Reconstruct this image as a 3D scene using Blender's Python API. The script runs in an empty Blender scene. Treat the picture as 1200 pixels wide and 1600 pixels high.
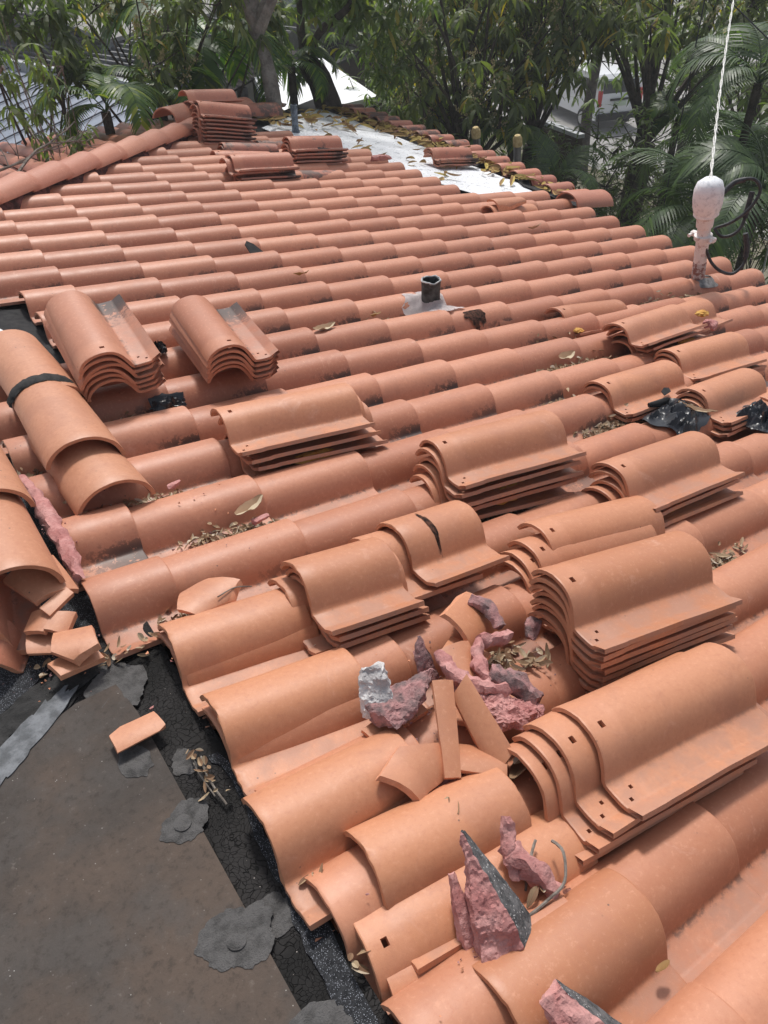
import bpy, bmesh, math, random
from mathutils import Vector, Matrix, noise
random.seed(7)
S = bpy.context.scene
COL = S.collection
rad = math.radians
U = random.uniform

# ------------------------------------------------------------------ camera, sky, sun, exposure
cam_d = bpy.data.cameras.new("camera"); cam = bpy.data.objects.new("camera", cam_d); COL.objects.link(cam)
cam_d.sensor_fit = 'VERTICAL'; cam_d.sensor_height = 24; cam_d.lens = 24*1218.19/1600
cam_d.clip_start = .02; cam_d.clip_end = 3000
cam.matrix_world = Matrix(((0.823202, 0.371709, -0.429152, -1.841573), (-0.567607, 0.521928, -0.636721, -4.469843),
                           (-0.012688, 0.76774, 0.640636, 1.600422), (0, 0, 0, 1)))
S.camera = cam
W = bpy.data.worlds.new("World"); S.world = W; W.use_nodes = True
wn = W.node_tree.nodes; wl = W.node_tree.links
bg = wn['Background']; sky = wn.new('ShaderNodeTexSky'); sky.sky_type = 'NISHITA'; sky.sun_disc = False
SUN_EL, SUN_AZ = rad(58), rad(28)      # azimuth measured from +Y towards +X
sky.sun_elevation = SUN_EL; sky.sun_rotation = SUN_AZ; sky.air_density = 1.0; sky.dust_density = 3.5; sky.ozone_density = 1
hs = wn.new('ShaderNodeHueSaturation'); hs.inputs['Saturation'].default_value = .45       # thin bright overcast: paler than a clear sky
wl.new(sky.outputs[0], hs.inputs['Color']); wl.new(hs.outputs[0], bg.inputs[0]); bg.inputs[1].default_value = 0.125
sd = bpy.data.lights.new("sun", 'SUN'); sd.energy = 2.7; sd.angle = rad(7.5); sd.color = (1, .965, .91)
so = bpy.data.objects.new("sun", sd); COL.objects.link(so)
sdir = Vector((math.sin(SUN_AZ)*math.cos(SUN_EL), math.cos(SUN_AZ)*math.cos(SUN_EL), math.sin(SUN_EL)))
so.rotation_euler = sdir.to_track_quat('Z', 'Y').to_euler()
S.view_settings.view_transform = 'Standard'; S.view_settings.look = 'None'; S.view_settings.gamma = 1
S.view_settings.exposure = 0.11
S.render.engine = 'CYCLES'
S.cycles.max_bounces = 8; S.cycles.transparent_max_bounces = 4

# ------------------------------------------------------------------ frames
TH = rad(9.5)
RF = Matrix(((math.cos(TH), 0, math.sin(TH), 0), (0, 1, 0, 0), (-math.sin(TH), 0, math.cos(TH), 0), (0, 0, 0, 1)))
HY = 1.56                                                        # hip line in plan: Y = X + HY
BF = Matrix(((0, -1, 0, 0), (math.cos(TH), 0, math.sin(TH), HY), (-math.sin(TH), 0, math.cos(TH), 0), (0, 0, 0, 1)))
def place(s, t, h, yaw=0, pitch=0, roll=0, F=RF):
    return F @ Matrix.Translation((s, t, h)) @ Matrix.Rotation(rad(yaw), 4, 'Z') @ Matrix.Rotation(-rad(pitch), 4, 'Y') @ Matrix.Rotation(rad(roll), 4, 'X')

# ------------------------------------------------------------------ materials
def nmat(name, rough=.8):
    m = bpy.data.materials.new(name); m.use_nodes = True
    b = m.node_tree.nodes['Principled BSDF']; b.inputs['Roughness'].default_value = rough
    return m, m.node_tree.nodes, m.node_tree.links, b
class G:
    """tiny node helper"""
    def __init__(s, m): s.n = m.node_tree.nodes; s.l = m.node_tree.links
    def new(s, t, **k):
        o = s.n.new(t)
        for a, v in k.items(): setattr(o, a, v)
        return o
    def put(s, sock, v):
        if hasattr(v, 'default_value') or hasattr(v, 'is_linked'): s.l.new(v, sock)
        else: sock.default_value = v
    def math(s, op, a, b=0.0, clamp=False):
        o = s.new('ShaderNodeMath', operation=op); o.use_clamp = clamp; s.put(o.inputs[0], a); s.put(o.inputs[1], b); return o.outputs[0]
    def noise(s, vec, scale, det=4, rough=.55, dist=0):
        o = s.new('ShaderNodeTexNoise'); s.l.new(vec, o.inputs['Vector']); o.inputs['Scale'].default_value = scale
        o.inputs['Detail'].default_value = det; o.inputs['Roughness'].default_value = rough; o.inputs['Distortion'].default_value = dist
        return o.outputs['Fac']
    def step(s, v, a, b, lo=0.0, hi=1.0):
        o = s.new('ShaderNodeMapRange', interpolation_type='SMOOTHSTEP'); s.put(o.inputs[0], v)
        for i, x in enumerate((a, b, lo, hi)): o.inputs[i+1].default_value = x
        return o.outputs[0]
    def mix(s, f, a, b, mode='MIX'):
        o = s.new('ShaderNodeMix', data_type='RGBA', blend_type=mode); s.put(o.inputs[0], f)
        for k, x in ((6, a), (7, b)):
            if isinstance(x, tuple): o.inputs[k].default_value = (*x, 1)[:4]
            else: s.l.new(x, o.inputs[k])
        return o.outputs[2]
    def bump(s, h, strength, dist, bsdf, normal=None):
        o = s.new('ShaderNodeBump'); o.inputs['Strength'].default_value = strength; o.inputs['Distance'].default_value = dist
        s.l.new(h, o.inputs['Height'])
        if normal: s.l.new(normal, o.inputs['Normal'])
        s.l.new(o.outputs[0], bsdf.inputs['Normal']); return o.outputs[0]

def terracotta(name, stain=.55, dust=.25, base=(.545, .236, .142), dark=(.40, .155, .090), moss=0.0, scuff=.45):
    m, n, l, b = nmat(name, .72); g = G(m)
    geo = g.new('ShaderNodeNewGeometry'); P = geo.outputs['Position']
    uv = g.new('ShaderNodeUVMap'); uv.uv_map = 'TileMap'
    sx = g.new('ShaderNodeSeparateXYZ'); l.new(uv.outputs[0], sx.inputs[0]); L, Wd = sx.outputs[0], g.math('SUBTRACT', sx.outputs[1], .5)
    oi = g.new('ShaderNodeObjectInfo'); at = g.new('ShaderNodeAttribute', attribute_name='rnd')
    R = g.math('FRACT', g.math('ADD', oi.outputs['Random'], at.outputs['Fac']))
    R2 = g.math('FRACT', g.math('MULTIPLY', R, 7.31)); R3 = g.math('FRACT', g.math('MULTIPLY', R, 17.77))
    n1 = g.noise(P, 2.2, 3); n2 = g.noise(P, 14, 5, .6); n3 = g.noise(P, 90, 3, .7); n4 = g.noise(P, 300, 2)
    f = g.math('ADD', g.math('MULTIPLY', n1, .45), g.math('ADD', g.math('MULTIPLY', n2, .35), g.math('MULTIPLY', R, .75)))
    c = g.mix(g.step(f, .35, 1.05), dark, base)
    c = g.mix(g.math('MULTIPLY', R2, .30), c, (.52, .25, .165))
    c = g.mix(g.math('MULTIPLY', g.step(n3, .50, .72), .38), c, (.40, .135, .08))
    c = g.mix(g.math('MULTIPLY', g.step(n3, .46, .28), .34), c, (.70, .36, .24))
    sp = g.new('ShaderNodeSeparateXYZ'); l.new(P, sp.inputs[0]); py = sp.outputs[1]
    c = g.mix(g.step(py, -3.9, -2.0, .22, 0), c, (.52, .235, .115))
    # pale dusty band near the head, faint bloom
    hb = g.math('MULTIPLY', g.step(L, .085, .065), .25); c = g.mix(hb, c, (.66, .31, .19))
    bloom = g.math('MULTIPLY', g.step(g.noise(P, 7, 6, .7, 1.5), .60, .74), scuff); c = g.mix(bloom, c, (.68, .40, .30))
    cn = g.noise(P, 4.5, 6, .65, .8); c = g.mix(g.math('MULTIPLY', g.step(cn, .50, .66), .30), c, (.36, .155, .10))
    # thin dark scratches and spots
    vo = g.new('ShaderNodeTexVoronoi'); l.new(P, vo.inputs['Vector']); vo.inputs['Scale'].default_value = 34
    spot = g.math('MULTIPLY', g.step(vo.outputs['Distance'], .10, .04), g.step(g.noise(P, 9, 2), .55, .62)); c = g.mix(g.math('MULTIPLY', spot, .8), c, (.09, .06, .05))
    # dust lying on the pan
    pan = g.step(Wd, .088, .105); du = g.math('MULTIPLY', g.math('MULTIPLY', pan, g.step(n2, .36, .62)), dust); c = g.mix(du, c, (.36, .20, .15))
    # black algae in the valley beside the lip
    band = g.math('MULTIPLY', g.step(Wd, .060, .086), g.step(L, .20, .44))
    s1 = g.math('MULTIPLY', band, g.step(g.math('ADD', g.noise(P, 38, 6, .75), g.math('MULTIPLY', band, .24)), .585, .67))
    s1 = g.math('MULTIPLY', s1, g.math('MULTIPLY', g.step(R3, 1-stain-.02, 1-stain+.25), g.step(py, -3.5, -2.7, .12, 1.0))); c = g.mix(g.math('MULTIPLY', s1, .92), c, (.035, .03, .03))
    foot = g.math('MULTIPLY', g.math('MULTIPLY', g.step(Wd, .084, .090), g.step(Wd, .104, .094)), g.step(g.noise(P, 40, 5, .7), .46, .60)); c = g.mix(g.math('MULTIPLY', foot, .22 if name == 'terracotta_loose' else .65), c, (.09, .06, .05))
    if moss: c = g.mix(g.math('MULTIPLY', g.step(g.noise(P, 8, 6, .7), .62-.3*moss, .75-.3*moss), .85), c, (.085, .06, .052))
    l.new(c, b.inputs['Base Color']); b.inputs['Specular IOR Level'].default_value = .5
    l.new(g.math('ADD', g.math('MULTIPLY', n2, .28), .36), b.inputs['Roughness'])
    hgt = g.math('ADD', g.math('MULTIPLY', n3, .35), g.math('ADD', g.math('MULTIPLY', n4, .3), g.math('MULTIPLY', n2, 1.2)))
    g.bump(hgt, .35, .002, b)
    return m
M = {}
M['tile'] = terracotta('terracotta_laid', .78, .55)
M['loose'] = terracotta('terracotta_loose', .18, .55, (.545, .235, .125), (.42, .168, .088), scuff=.4)
M['weathered'] = terracotta('terracotta_weathered', .5, .8, (.50, .19, .12), (.36, .12, .08), moss=.16)
M['darktile'] = terracotta('terracotta_mossy', .8, .9, (.40, .14, .09), (.27, .09, .065), moss=.62)
M['cap'] = terracotta('terracotta_cap', 0, 0, (.53, .245, .138), (.44, .185, .105), scuff=.3)
M['farcap'] = terracotta('terracotta_far_cap', 0, 0, (.53, .225, .145), (.44, .17, .11), scuff=.4)

def simple(name, c1, c2, scale=8, rough=.8, bump=.3, bd=.003, det=6, spec=.3, lo=.35, hi=.65, metal=0, speck=None):
    m, n, l, b = nmat(name, rough); g = G(m); P = g.new('ShaderNodeNewGeometry').outputs['Position']
    f = g.noise(P, scale, det, .62); c = g.mix(g.step(f, lo, hi), c1, c2)
    f2 = g.noise(P, scale*9, 3)
    c = g.mix(g.math('MULTIPLY', g.step(f2, .5, .75), .35), c, tuple(x*.55 for x in c1))
    if speck:
        v = g.new('ShaderNodeTexVoronoi'); l.new(P, v.inputs['Vector']); v.inputs['Scale'].default_value = speck[1]
        k = g.math('MULTIPLY', g.step(v.outputs['Distance'], .34, .18), g.step(g.noise(P, speck[1]*.8, 1), speck[2], speck[2]+.05)); c = g.mix(k, c, speck[0])
    l.new(c, b.inputs['Base Color']); b.inputs['Specular IOR Level'].default_value = spec; b.inputs['Metallic'].default_value = metal
    g.bump(g.math('ADD', f, g.math('MULTIPLY', f2, .5)), bump, bd, b); return m
M['mortar'] = simple('pink_mortar', (.40, .165, .155), (.55, .29, .27), 16, .95, .9, .006)
M['mortar_dark'] = simple('sooty_pink_mortar', (.17, .12, .12), (.44, .23, .225), 30, .95, .9, .005)
M['mortar_grey'] = simple('grey_gritty_mortar_face', (.055, .058, .062), (.16, .16, .165), 45, .95, 1, .004, speck=((.5, .5, .5), 170, .5))
M['mortar_white'] = simple('white_lime_mortar', (.42, .40, .40), (.70, .68, .67), 22, .95, .8, .005)
M['mortar_hip'] = simple('dark_hip_mortar', (.06, .035, .035), (.20, .09, .085), 20, .95, .9, .008)
M['broken'] = simple('fresh_broken_clay', (.62, .27, .15), (.70, .33, .20), 60, .9, .6, .002)
M['soot'] = simple('black_algae_crust', (.028, .022, .02), (.22, .10, .07), 60, .95, .6, .002)
M['smearpink'] = simple('thin_pink_mortar_smear', (.40, .16, .12), (.50, .24, .19), 18, .85, .5, .002)
M['felt'] = simple('black_roof_felt', (.018, .018, .02), (.035, .034, .035), 30, .9, .4, .002)
M['granule'] = simple('mineral_granules', (.014, .015, .018), (.038, .040, .045), 90, .85, 1, .003, speck=((.36, .38, .43), 420, .44))
M['membrane'] = None
M['whitesheet'] = simple('white_underlayment', (.42, .44, .47), (.86, .88, .92), 11, .5, .7, .02, lo=.30, hi=.43, speck=((.15, .12, .09), 38, .56))
M['smear'] = simple('grey_tar_smear', (.052, .050, .049), (.105, .101, .100), 40, .85, .9, .006, lo=.3, hi=.6)
M['smeardark'] = simple('dark_tar_smear', (.022, .022, .022), (.045, .044, .044), 30, .8, .9, .006, spec=.2)
M['smearpale'] = simple('pale_grey_sealant_streak', (.10, .105, .112), (.20, .21, .225), 26, .8, .7, .004, spec=.2)
M['blackpipe'] = simple('black_lead_pipe', (.02, .022, .023), (.09, .10, .10), 20, .6, .4, .003)
M['lead'] = simple('grey_lead', (.25, .27, .28), (.55, .56, .56), 30, .5, .5, .003)
M['flash'] = simple('pale_mauve_mortar', (.66, .60, .60), (.82, .75, .74), 14, .9, .3, .003)
M['mastpaint'] = simple('chipped_white_paint', (.58, .48, .46), (.78, .75, .74), 30, .6, .5, .003, lo=.36, hi=.46)
M['mastred'] = simple('rusty_red_mast_foot', (.55, .50, .49), (.26, .12, .10), 40, .75, .6, .004, lo=.42, hi=.56)
M['headpaint'] = simple('weathered_grey_cast_metal', (.60, .62, .67), (.84, .86, .90), 40, .55, .5, .003, lo=.32, hi=.55, metal=0)
M['cable'] = simple('grey_black_cable', (.02, .022, .026), (.055, .06, .068), 30, .5, .2, .001)
M['wire'] = simple('bare_aluminium_wire', (.45, .44, .42), (.72, .72, .70), 60, .45, .4, .002, metal=.5)
M['alu'] = simple('aluminium', (.42, .44, .46), (.62, .64, .67), 10, .35, .2, .001, metal=.7)
M['alugrey'] = simple('grey_rail_side', (.17, .16, .16), (.24, .23, .23), 10, .5, .2, .001, metal=.2)
M['foamcap'] = simple('yellow_rubber_cap', (.42, .30, .13), (.58, .46, .24), 30, .8, .3, .002)
M['foam'] = simple('yellow_adhesive_foam', (.50, .24, .05), (.66, .40, .11), 25, .85, .9, .005)
M['bluepaint'] = simple('blue_grey_pipe_paint', (.08, .10, .125), (.24, .28, .33), 30, .6, .3, .002)
M['wood'] = simple('dry_twig_bark', (.12, .10, .085), (.26, .23, .20), 40, .9, .5, .002)
M['bark'] = simple('grey_bark', (.14, .125, .11), (.30, .28, .25), 7, .95, 1, .03)
M['barkdark'] = simple('dark_bark', (.045, .038, .032), (.12, .10, .085), 8, .95, 1, .03)
M['stucco'] = simple('pale_stucco', (.42, .40, .36), (.50, .48, .44), 12, .9, .4, .004)
M['greywall'] = simple('grey_painted_wall', (.17, .165, .15), (.21, .205, .19), 8, .9, .3, .004)
M['brownwall'] = simple('brown_painted_wall', (.055, .04, .032), (.08, .06, .05), 6, .9, .3, .004)
M['white'] = simple('white_roof_coating', (.80, .82, .85), (.88, .90, .92), 5, .6, .3, .004)
M['trim'] = simple('pale_trim_paint', (.36, .38, .40), (.46, .48, .50), 6, .6, .1, .002)
M['darktrim'] = simple('dark_fascia', (.018, .02, .022), (.035, .038, .04), 6, .6, .1, .002)
M['seam'] = simple('grey_standing_seam_metal', (.20, .23, .29), (.26, .29, .35), 3, .42, .1, .002, metal=.35)
M['seamrib'] = simple('metal_seam_rib', (.09, .10, .12), (.13, .14, .17), 3, .5, .1, .002, metal=.3)
M['slat'] = simple('weathered_grey_slat', (.12, .12, .125), (.20, .20, .205), 10, .8, .2, .003)
M['gap'] = simple('painted_gap_shade', (.02, .018, .017), (.035, .03, .028), 10, .9, .2, .003)  # near-black brown: shade between the slats put into the colour
M['asphalt'] = simple('pale_worn_paving', (.26, .255, .245), (.34, .33, .32), 2, .9, .4, .005)
M['soil'] = simple('dry_garden_soil', (.12, .11, .075), (.24, .22, .16), 2, .95, .5, .02)
M['grass'] = simple('lawn', (.04, .065, .02), (.07, .10, .03), 3, .95, .5, .02)
M['carpaint'], _, _, _b = nmat('white_car_paint', .25); _b.inputs['Base Color'].default_value = (.72, .74, .77, 1); _b.inputs['Coat Weight'].default_value = .6
M['glass'], _, _, _b = nmat('tinted_car_glass', .08); _b.inputs['Base Color'].default_value = (.02, .025, .03, 1)
M['rubber'] = simple('black_rubber', (.015, .015, .016), (.03, .03, .03), 30, .8, .2, .002)
M['chrome'], _, _, _b = nmat('wheel_alloy', .35); _b.inputs['Base Color'].default_value = (.45, .46, .48, 1); _b.inputs['Metallic'].default_value = .8
M['redlamp'], _, _, _b = nmat('red_tail_lamp', .2); _b.inputs['Base Color'].default_value = (.45, .015, .012, 1)
M['plate'], _, _, _b = nmat('number_plate', .4); _b.inputs['Base Color'].default_value = (.45, .55, .42, 1)
M['bag'], _, _, _b = nmat('black_plastic_film', .34); _b.inputs['Base Color'].default_value = (.012, .014, .02, 1); _b.inputs['Specular IOR Level'].default_value = .5
M['browntile'] = simple('brown_barrel_tile', (.075, .05, .045), (.15, .105, .095), 5, .8, .3, .004)

def membrane():
    m, n, l, b = nmat('worn_brown_grey_membrane', .9); g = G(m); P = g.new('ShaderNodeNewGeometry').outputs['Position']
    a = g.noise(P, 3.2, 5, .6); d = g.noise(P, 60, 6, .75); e = g.noise(P, 9, 4, .6)
    c = g.mix(g.step(a, .35, .62), (.070, .060, .054), (.108, .082, .067))
    c = g.mix(g.math('MULTIPLY', g.step(e, .46, .66), .55), c, (.088, .080, .075))
    b.inputs['Specular IOR Level'].default_value = .15
    c = g.mix(g.math('MULTIPLY', g.step(d, .50, .68), .55), c, (.045, .038, .034))
    c = g.mix(g.math('MULTIPLY', g.step(d, .42, .28), .45), c, (.19, .165, .145))
    v = g.new('ShaderNodeTexVoronoi'); l.new(P, v.inputs['Vector']); v.inputs['Scale'].default_value = 120
    c = g.mix(g.math('MULTIPLY', g.step(v.outputs['Distance'], .16, .05), g.step(g.noise(P, 35, 2), .6, .66)), c, (.45, .43, .40))
    l.new(c, b.inputs['Base Color']); g.bump(g.math('ADD', d, g.math('MULTIPLY', e, 1.5)), .8, .003, b); return m
M['membrane'] = membrane()
def crackle():
    m, n, l, b = nmat('crackled_black_tar', .8); g = G(m); P = g.new('ShaderNodeNewGeometry').outputs['Position']
    w = g.new('ShaderNodeTexNoise'); l.new(P, w.inputs['Vector']); w.inputs['Scale'].default_value = 12
    av = g.new('ShaderNodeVectorMath', operation='MULTIPLY_ADD'); l.new(w.outputs['Color'], av.inputs[0]); av.inputs[1].default_value = (.09,)*3; l.new(P, av.inputs[2])
    v = g.new('ShaderNodeTexVoronoi', feature='DISTANCE_TO_EDGE'); l.new(av.outputs[0], v.inputs['Vector']); v.inputs['Scale'].default_value = 95
    cr = g.step(v.outputs['Distance'], .0, .06); a = g.noise(P, 7, 4)
    c = g.mix(g.step(a, .35, .65), (.014, .0135, .0135), (.030, .028, .028)); c = g.mix(cr, (.007, .007, .007), c); b.inputs['Specular IOR Level'].default_value = .15
    v2 = g.new('ShaderNodeTexVoronoi'); l.new(P, v2.inputs['Vector']); v2.inputs['Scale'].default_value = 110
    c = g.mix(g.math('MULTIPLY', g.step(v2.outputs['Distance'], .14, .05), g.step(g.noise(P, 30, 2), .58, .64)), c, (.45, .40, .37))
    l.new(c, b.inputs['Base Color']); g.bump(g.math('ADD', cr, g.math('MULTIPLY', g.noise(P, 120, 3), .6)), .7, .003, b); return m
M['crackle'] = crackle()

def leafmat(name, cols, rough=.5, trans=.5, tint=(1.3, 1.5, .6)):
    m, n, l, b = nmat(name, rough); g = G(m)
    geo = g.new('ShaderNodeNewGeometry'); r = geo.outputs['Random Per Island']
    cr = g.new('ShaderNodeValToRGB'); l.new(r, cr.inputs[0]); cr.color_ramp.interpolation = 'LINEAR'
    e = cr.color_ramp.elements
    while len(e) < len(cols): e.new(.5)
    for i, (p, c) in enumerate(cols): e[i].position = p; e[i].color = (*c, 1)
    nz = g.noise(geo.outputs['Position'], 1.3, 3); c = g.mix(g.step(nz, .3, .7, 0, .55), cr.outputs[0], tuple(x*.75 for x in cols[0][1]))
    l.new(c, b.inputs['Base Color']); b.inputs['Specular IOR Level'].default_value = .5
    tr = g.new('ShaderNodeBsdfTranslucent'); l.new(g.mix(1.0, c, tint, 'MULTIPLY'), tr.inputs[0])
    mx = g.new('ShaderNodeMixShader'); mx.inputs[0].default_value = trans; out = n['Material Output']
    l.new(b.outputs[0], mx.inputs[1]); l.new(tr.outputs[0], mx.inputs[2]); l.new(mx.outputs[0], out.inputs[0]); return m
M['mango'] = leafmat('mango_leaf', [(0, (.095, .125, .060)), (.45, (.16, .20, .08)), (.8, (.26, .29, .095)), (.945, (.17, .22, .055)), (.965, (.52, .36, .03)), (1, (.60, .42, .05))])
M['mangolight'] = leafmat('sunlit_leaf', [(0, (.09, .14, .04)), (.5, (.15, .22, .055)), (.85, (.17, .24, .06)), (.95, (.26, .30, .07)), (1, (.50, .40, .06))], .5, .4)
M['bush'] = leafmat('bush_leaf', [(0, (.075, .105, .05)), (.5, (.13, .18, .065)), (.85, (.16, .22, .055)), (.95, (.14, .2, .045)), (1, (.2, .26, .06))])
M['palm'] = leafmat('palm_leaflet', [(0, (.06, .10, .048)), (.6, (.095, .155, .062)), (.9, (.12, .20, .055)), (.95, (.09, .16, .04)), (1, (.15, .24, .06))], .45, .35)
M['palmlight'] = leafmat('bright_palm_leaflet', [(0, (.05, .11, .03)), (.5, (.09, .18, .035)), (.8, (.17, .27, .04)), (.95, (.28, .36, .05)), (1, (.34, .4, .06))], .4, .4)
M['panicle'] = simple('mango_flower_panicle', (.34, .27, .14), (.55, .48, .27), 40, .9, .2, .002)
M['litter'] = leafmat('dry_fallen_leaf', [(0, (.17, .09, .05)), (.3, (.34, .21, .12)), (.6, (.42, .31, .19)), (.85, (.55, .45, .31)), (1, (.66, .58, .48))], .8, .05, (1, 1, 1))
M['litteryellow'] = leafmat('yellow_fallen_leaf', [(0, (.16, .08, .03)), (.25, (.30, .17, .06)), (.6, (.45, .31, .10)), (.85, (.55, .42, .10)), (1, (.6, .48, .2))], .8, .05, (1, 1, 1))

# ------------------------------------------------------------------ object helpers
def tag(o, label=None, cat=None, group=None, kind=None):
    if label: o['label'] = label
    if cat: o['category'] = cat
    if group: o['group'] = group
    if kind: o['kind'] = kind
    return o
def link(o, parent=None, mw=None):
    COL.objects.link(o)
    if parent: o.parent = parent
    if mw is not None:
        if parent: o.matrix_local = parent.matrix_world.inverted() @ mw if False else mw
        else: o.matrix_world = mw
    return o
def empty(name, loc=(0, 0, 0), **k):
    o = bpy.data.objects.new(name, None); COL.objects.link(o); o.location = loc; o.empty_display_size = .1; return tag(o, **k)
def obj(name, bm, mats, parent=None, smooth=True, ang=38, mw=None):
    me = bpy.data.meshes.new(name); bm.to_mesh(me); bm.free()
    for m in (mats if isinstance(mats, (list, tuple)) else [mats]): me.materials.append(m)
    if smooth:
        me.shade_smooth(); me.set_sharp_from_angle(angle=rad(ang))
    o = bpy.data.objects.new(name, me); COL.objects.link(o)
    if parent: o.parent = parent; o.matrix_parent_inverse = Matrix.Translation(parent.location).inverted()
    if mw is not None:
        if parent: o.matrix_parent_inverse = Matrix.Identity(4); o.matrix_local = Matrix.Translation(parent.location).inverted() @ mw
        else: o.matrix_world = mw
    return o
def box(bm, c, d, mw=None, mat=0, bev=0):
    r = bmesh.ops.create_cube(bm, size=1); vs = r['verts']
    bmesh.ops.scale(bm, verts=vs, vec=d); bmesh.ops.translate(bm, verts=vs, vec=c)
    fs = {f for v in vs for f in v.link_faces}
    for f in fs: f.material_index = mat
    if bev:
        es = list({e for v in vs for e in v.link_edges}); q = bmesh.ops.bevel(bm, geom=es, offset=bev, segments=2, affect='EDGES', profile=.6)
        vs = list({v for f in q['faces'] for v in f.verts} | {v for v in vs if v.is_valid})
        for f in q['faces']: f.material_index = mat
    if mw is not None:
        for v in set(vs): v.co = mw @ v.co
    return vs
def tube(bm, pts, r, seg=8, cap=True, mat=0, jag=0):
    pts = [Vector(p) for p in pts]; n = len(pts); rings = []
    rr = r if isinstance(r, (list, tuple)) else [r]*n
    up = Vector((0, 0, 1)); prev = None
    for i, p in enumerate(pts):
        d = (pts[min(i+1, n-1)]-pts[max(i-1, 0)]).normalized()
        if prev is None: a = d.orthogonal().normalized()
        else: a = (prev-d*prev.dot(d)).normalized()
        prev = a; b = d.cross(a)
        rings.append([bm.verts.new(p+(a*math.cos(2*math.pi*k/seg)+b*math.sin(2*math.pi*k/seg))*rr[i]*(1+U(-jag, jag))) for k in range(seg)])
    fs = []
    for i in range(n-1):
        for k in range(seg):
            fs.append(bm.faces.new((rings[i][k], rings[i][(k+1) % seg], rings[i+1][(k+1) % seg], rings[i+1][k])))
    if cap: fs.append(bm.faces.new(rings[0][::-1])); fs.append(bm.faces.new(rings[-1]))
    for f in fs: f.material_index = mat
    return rings
def sheet(bm, pts, th=.002, mw=None, mat=0):
    """flat polygon with thickness, top at the given points"""
    top = [bm.verts.new(p) for p in pts]; bot = [bm.verts.new((p[0], p[1], p[2]-th)) for p in pts]
    fs = [bm.faces.new(top), bm.faces.new(bot[::-1])]
    n = len(pts)
    for i in range(n): fs.append(bm.faces.new((top[i], bot[i], bot[(i+1) % n], top[(i+1) % n])))
    for f in fs: f.material_index = mat; f.normal_update()
    if fs[0].normal.z < 0: bmesh.ops.reverse_faces(bm, faces=fs)
    if mw is not None:
        for v in top+bot: v.co = mw @ v.co

# ------------------------------------------------------------------ the clay tile
PROF = [(-.084, -.046), (-.081, -.040), (-.076, -.0315), (-.066, -.0205), (-.053, -.012), (-.038, -.0055), (-.020, -.0015), (-.005, 0), (.005, 0), (.020, -.0018), (.038, -.008),
        (.052, -.0175), (.063, -.030), (.072, -.044), (.079, -.057), (.084, -.0675), (.087, -.0735), (.091, -.0772), (.097, -.0785), (.110, -.0795), (.118, -.0798), (.132, -.0800), (.140, -.0800), (.146, -.0798), (.149, -.0785), (.168, -.0690), (.178, -.0645)]
XS = [0, .004, .020, .028, .040, .048, .066, .080, .16, .26, .36, .44, .466, .47]
LEN = .47
def profnorm():
    out = []
    for i, (w, z) in enumerate(PROF):
        a = PROF[max(i-1, 0)]; c = PROF[min(i+1, len(PROF)-1)]
        dx, dz = c[0]-a[0], c[1]-a[1]; q = math.hypot(dx, dz); out.append((-dz/q, dx/q))
    return out
PN = profnorm()
def tile_bm(x0=0.0, x1=LEN, seed=0, holes=True, rnd=0.0, warp=.0012, chips=0.0, TH_=.0115, bm=None, mw=None):
    bm = bm or bmesh.new(); uvl = bm.loops.layers.uv.get('TileMap') or bm.loops.layers.uv.new('TileMap')
    ra = bm.verts.layers.float.get('rnd') or bm.verts.layers.float.new('rnd')
    xs = sorted({x for x in XS if x0 < x < x1} | {x0, x0+.003, x1, x1-.003}); info = {}
    rs = random.Random(seed); ox = rs.uniform(0, 50)
    def vert(i, j, top):
        w, z = PROF[j]; x = xs[i]; nw, nz = PN[j]
        if x < .07: z -= .002
        if not top: w -= nw*TH_; z -= nz*TH_
        edge = i in (0, len(xs)-1)
        if edge: z += -.0015 if top else .0015
        if w > .147 and i == 0 and x0 < .01: x += (w-.147)*.55
        if w > .135 and i == len(xs)-1: x -= (w-.135)*.35
        if edge and chips:
            x += (chips*max(0, noise.noise((w*60+ox, i, 3.3)))) * (1 if i == 0 else -1)
        z += warp*noise.noise((x*4+ox, w*6, 0))*2; w += warp*noise.noise((x*5, w*3, ox))*1.5
        co = Vector((x, -w, z)); v = bm.verts.new(mw @ co if mw is not None else co); v[ra] = rnd
        info[v] = (x, PROF[j][0]+.5); return v
    T = [[vert(i, j, True) for j in range(len(PROF))] for i in range(len(xs))]
    B = [[vert(i, j, False) for j in range(len(PROF))] for i in range(len(xs))]
    fs = []
    def isf(i, j):
        if not holes or i+1 >= len(xs): return False
        return (abs(xs[i]-.028) < 1e-5 and j == 8) or (abs(xs[i]-.040) < 1e-5 and j == 19) or (abs(xs[i]-.020) < 1e-5 and j == 21)
    def F(*v): fs.append(bm.faces.new(v))
    nx, nw = len(xs), len(PROF)
    for i in range(nx-1):
        for j in range(nw-1):
            if isf(i, j):
                a, b, c, d = (T[i][j], T[i+1][j], T[i+1][j+1], T[i][j+1]); e, f, g, h = (B[i][j], B[i+1][j], B[i+1][j+1], B[i][j+1])
                F(a, b, f, e); F(b, c, g, f); F(c, d, h, g); F(d, a, e, h); continue
            F(T[i][j], T[i][j+1], T[i+1][j+1], T[i+1][j]); F(B[i][j], B[i+1][j], B[i+1][j+1], B[i][j+1])
        F(T[i][0], T[i+1][0], B[i+1][0], B[i][0]); F(T[i][-1], B[i][-1], B[i+1][-1], T[i+1][-1])
    for j in range(nw-1):
        F(T[0][j], B[0][j], B[0][j+1], T[0][j+1]); F(T[-1][j], T[-1][j+1], B[-1][j+1], B[-1][j])
    for f in fs:
        for lp in f.loops: lp[uvl].uv = info[lp.vert]
    return bm
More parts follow.
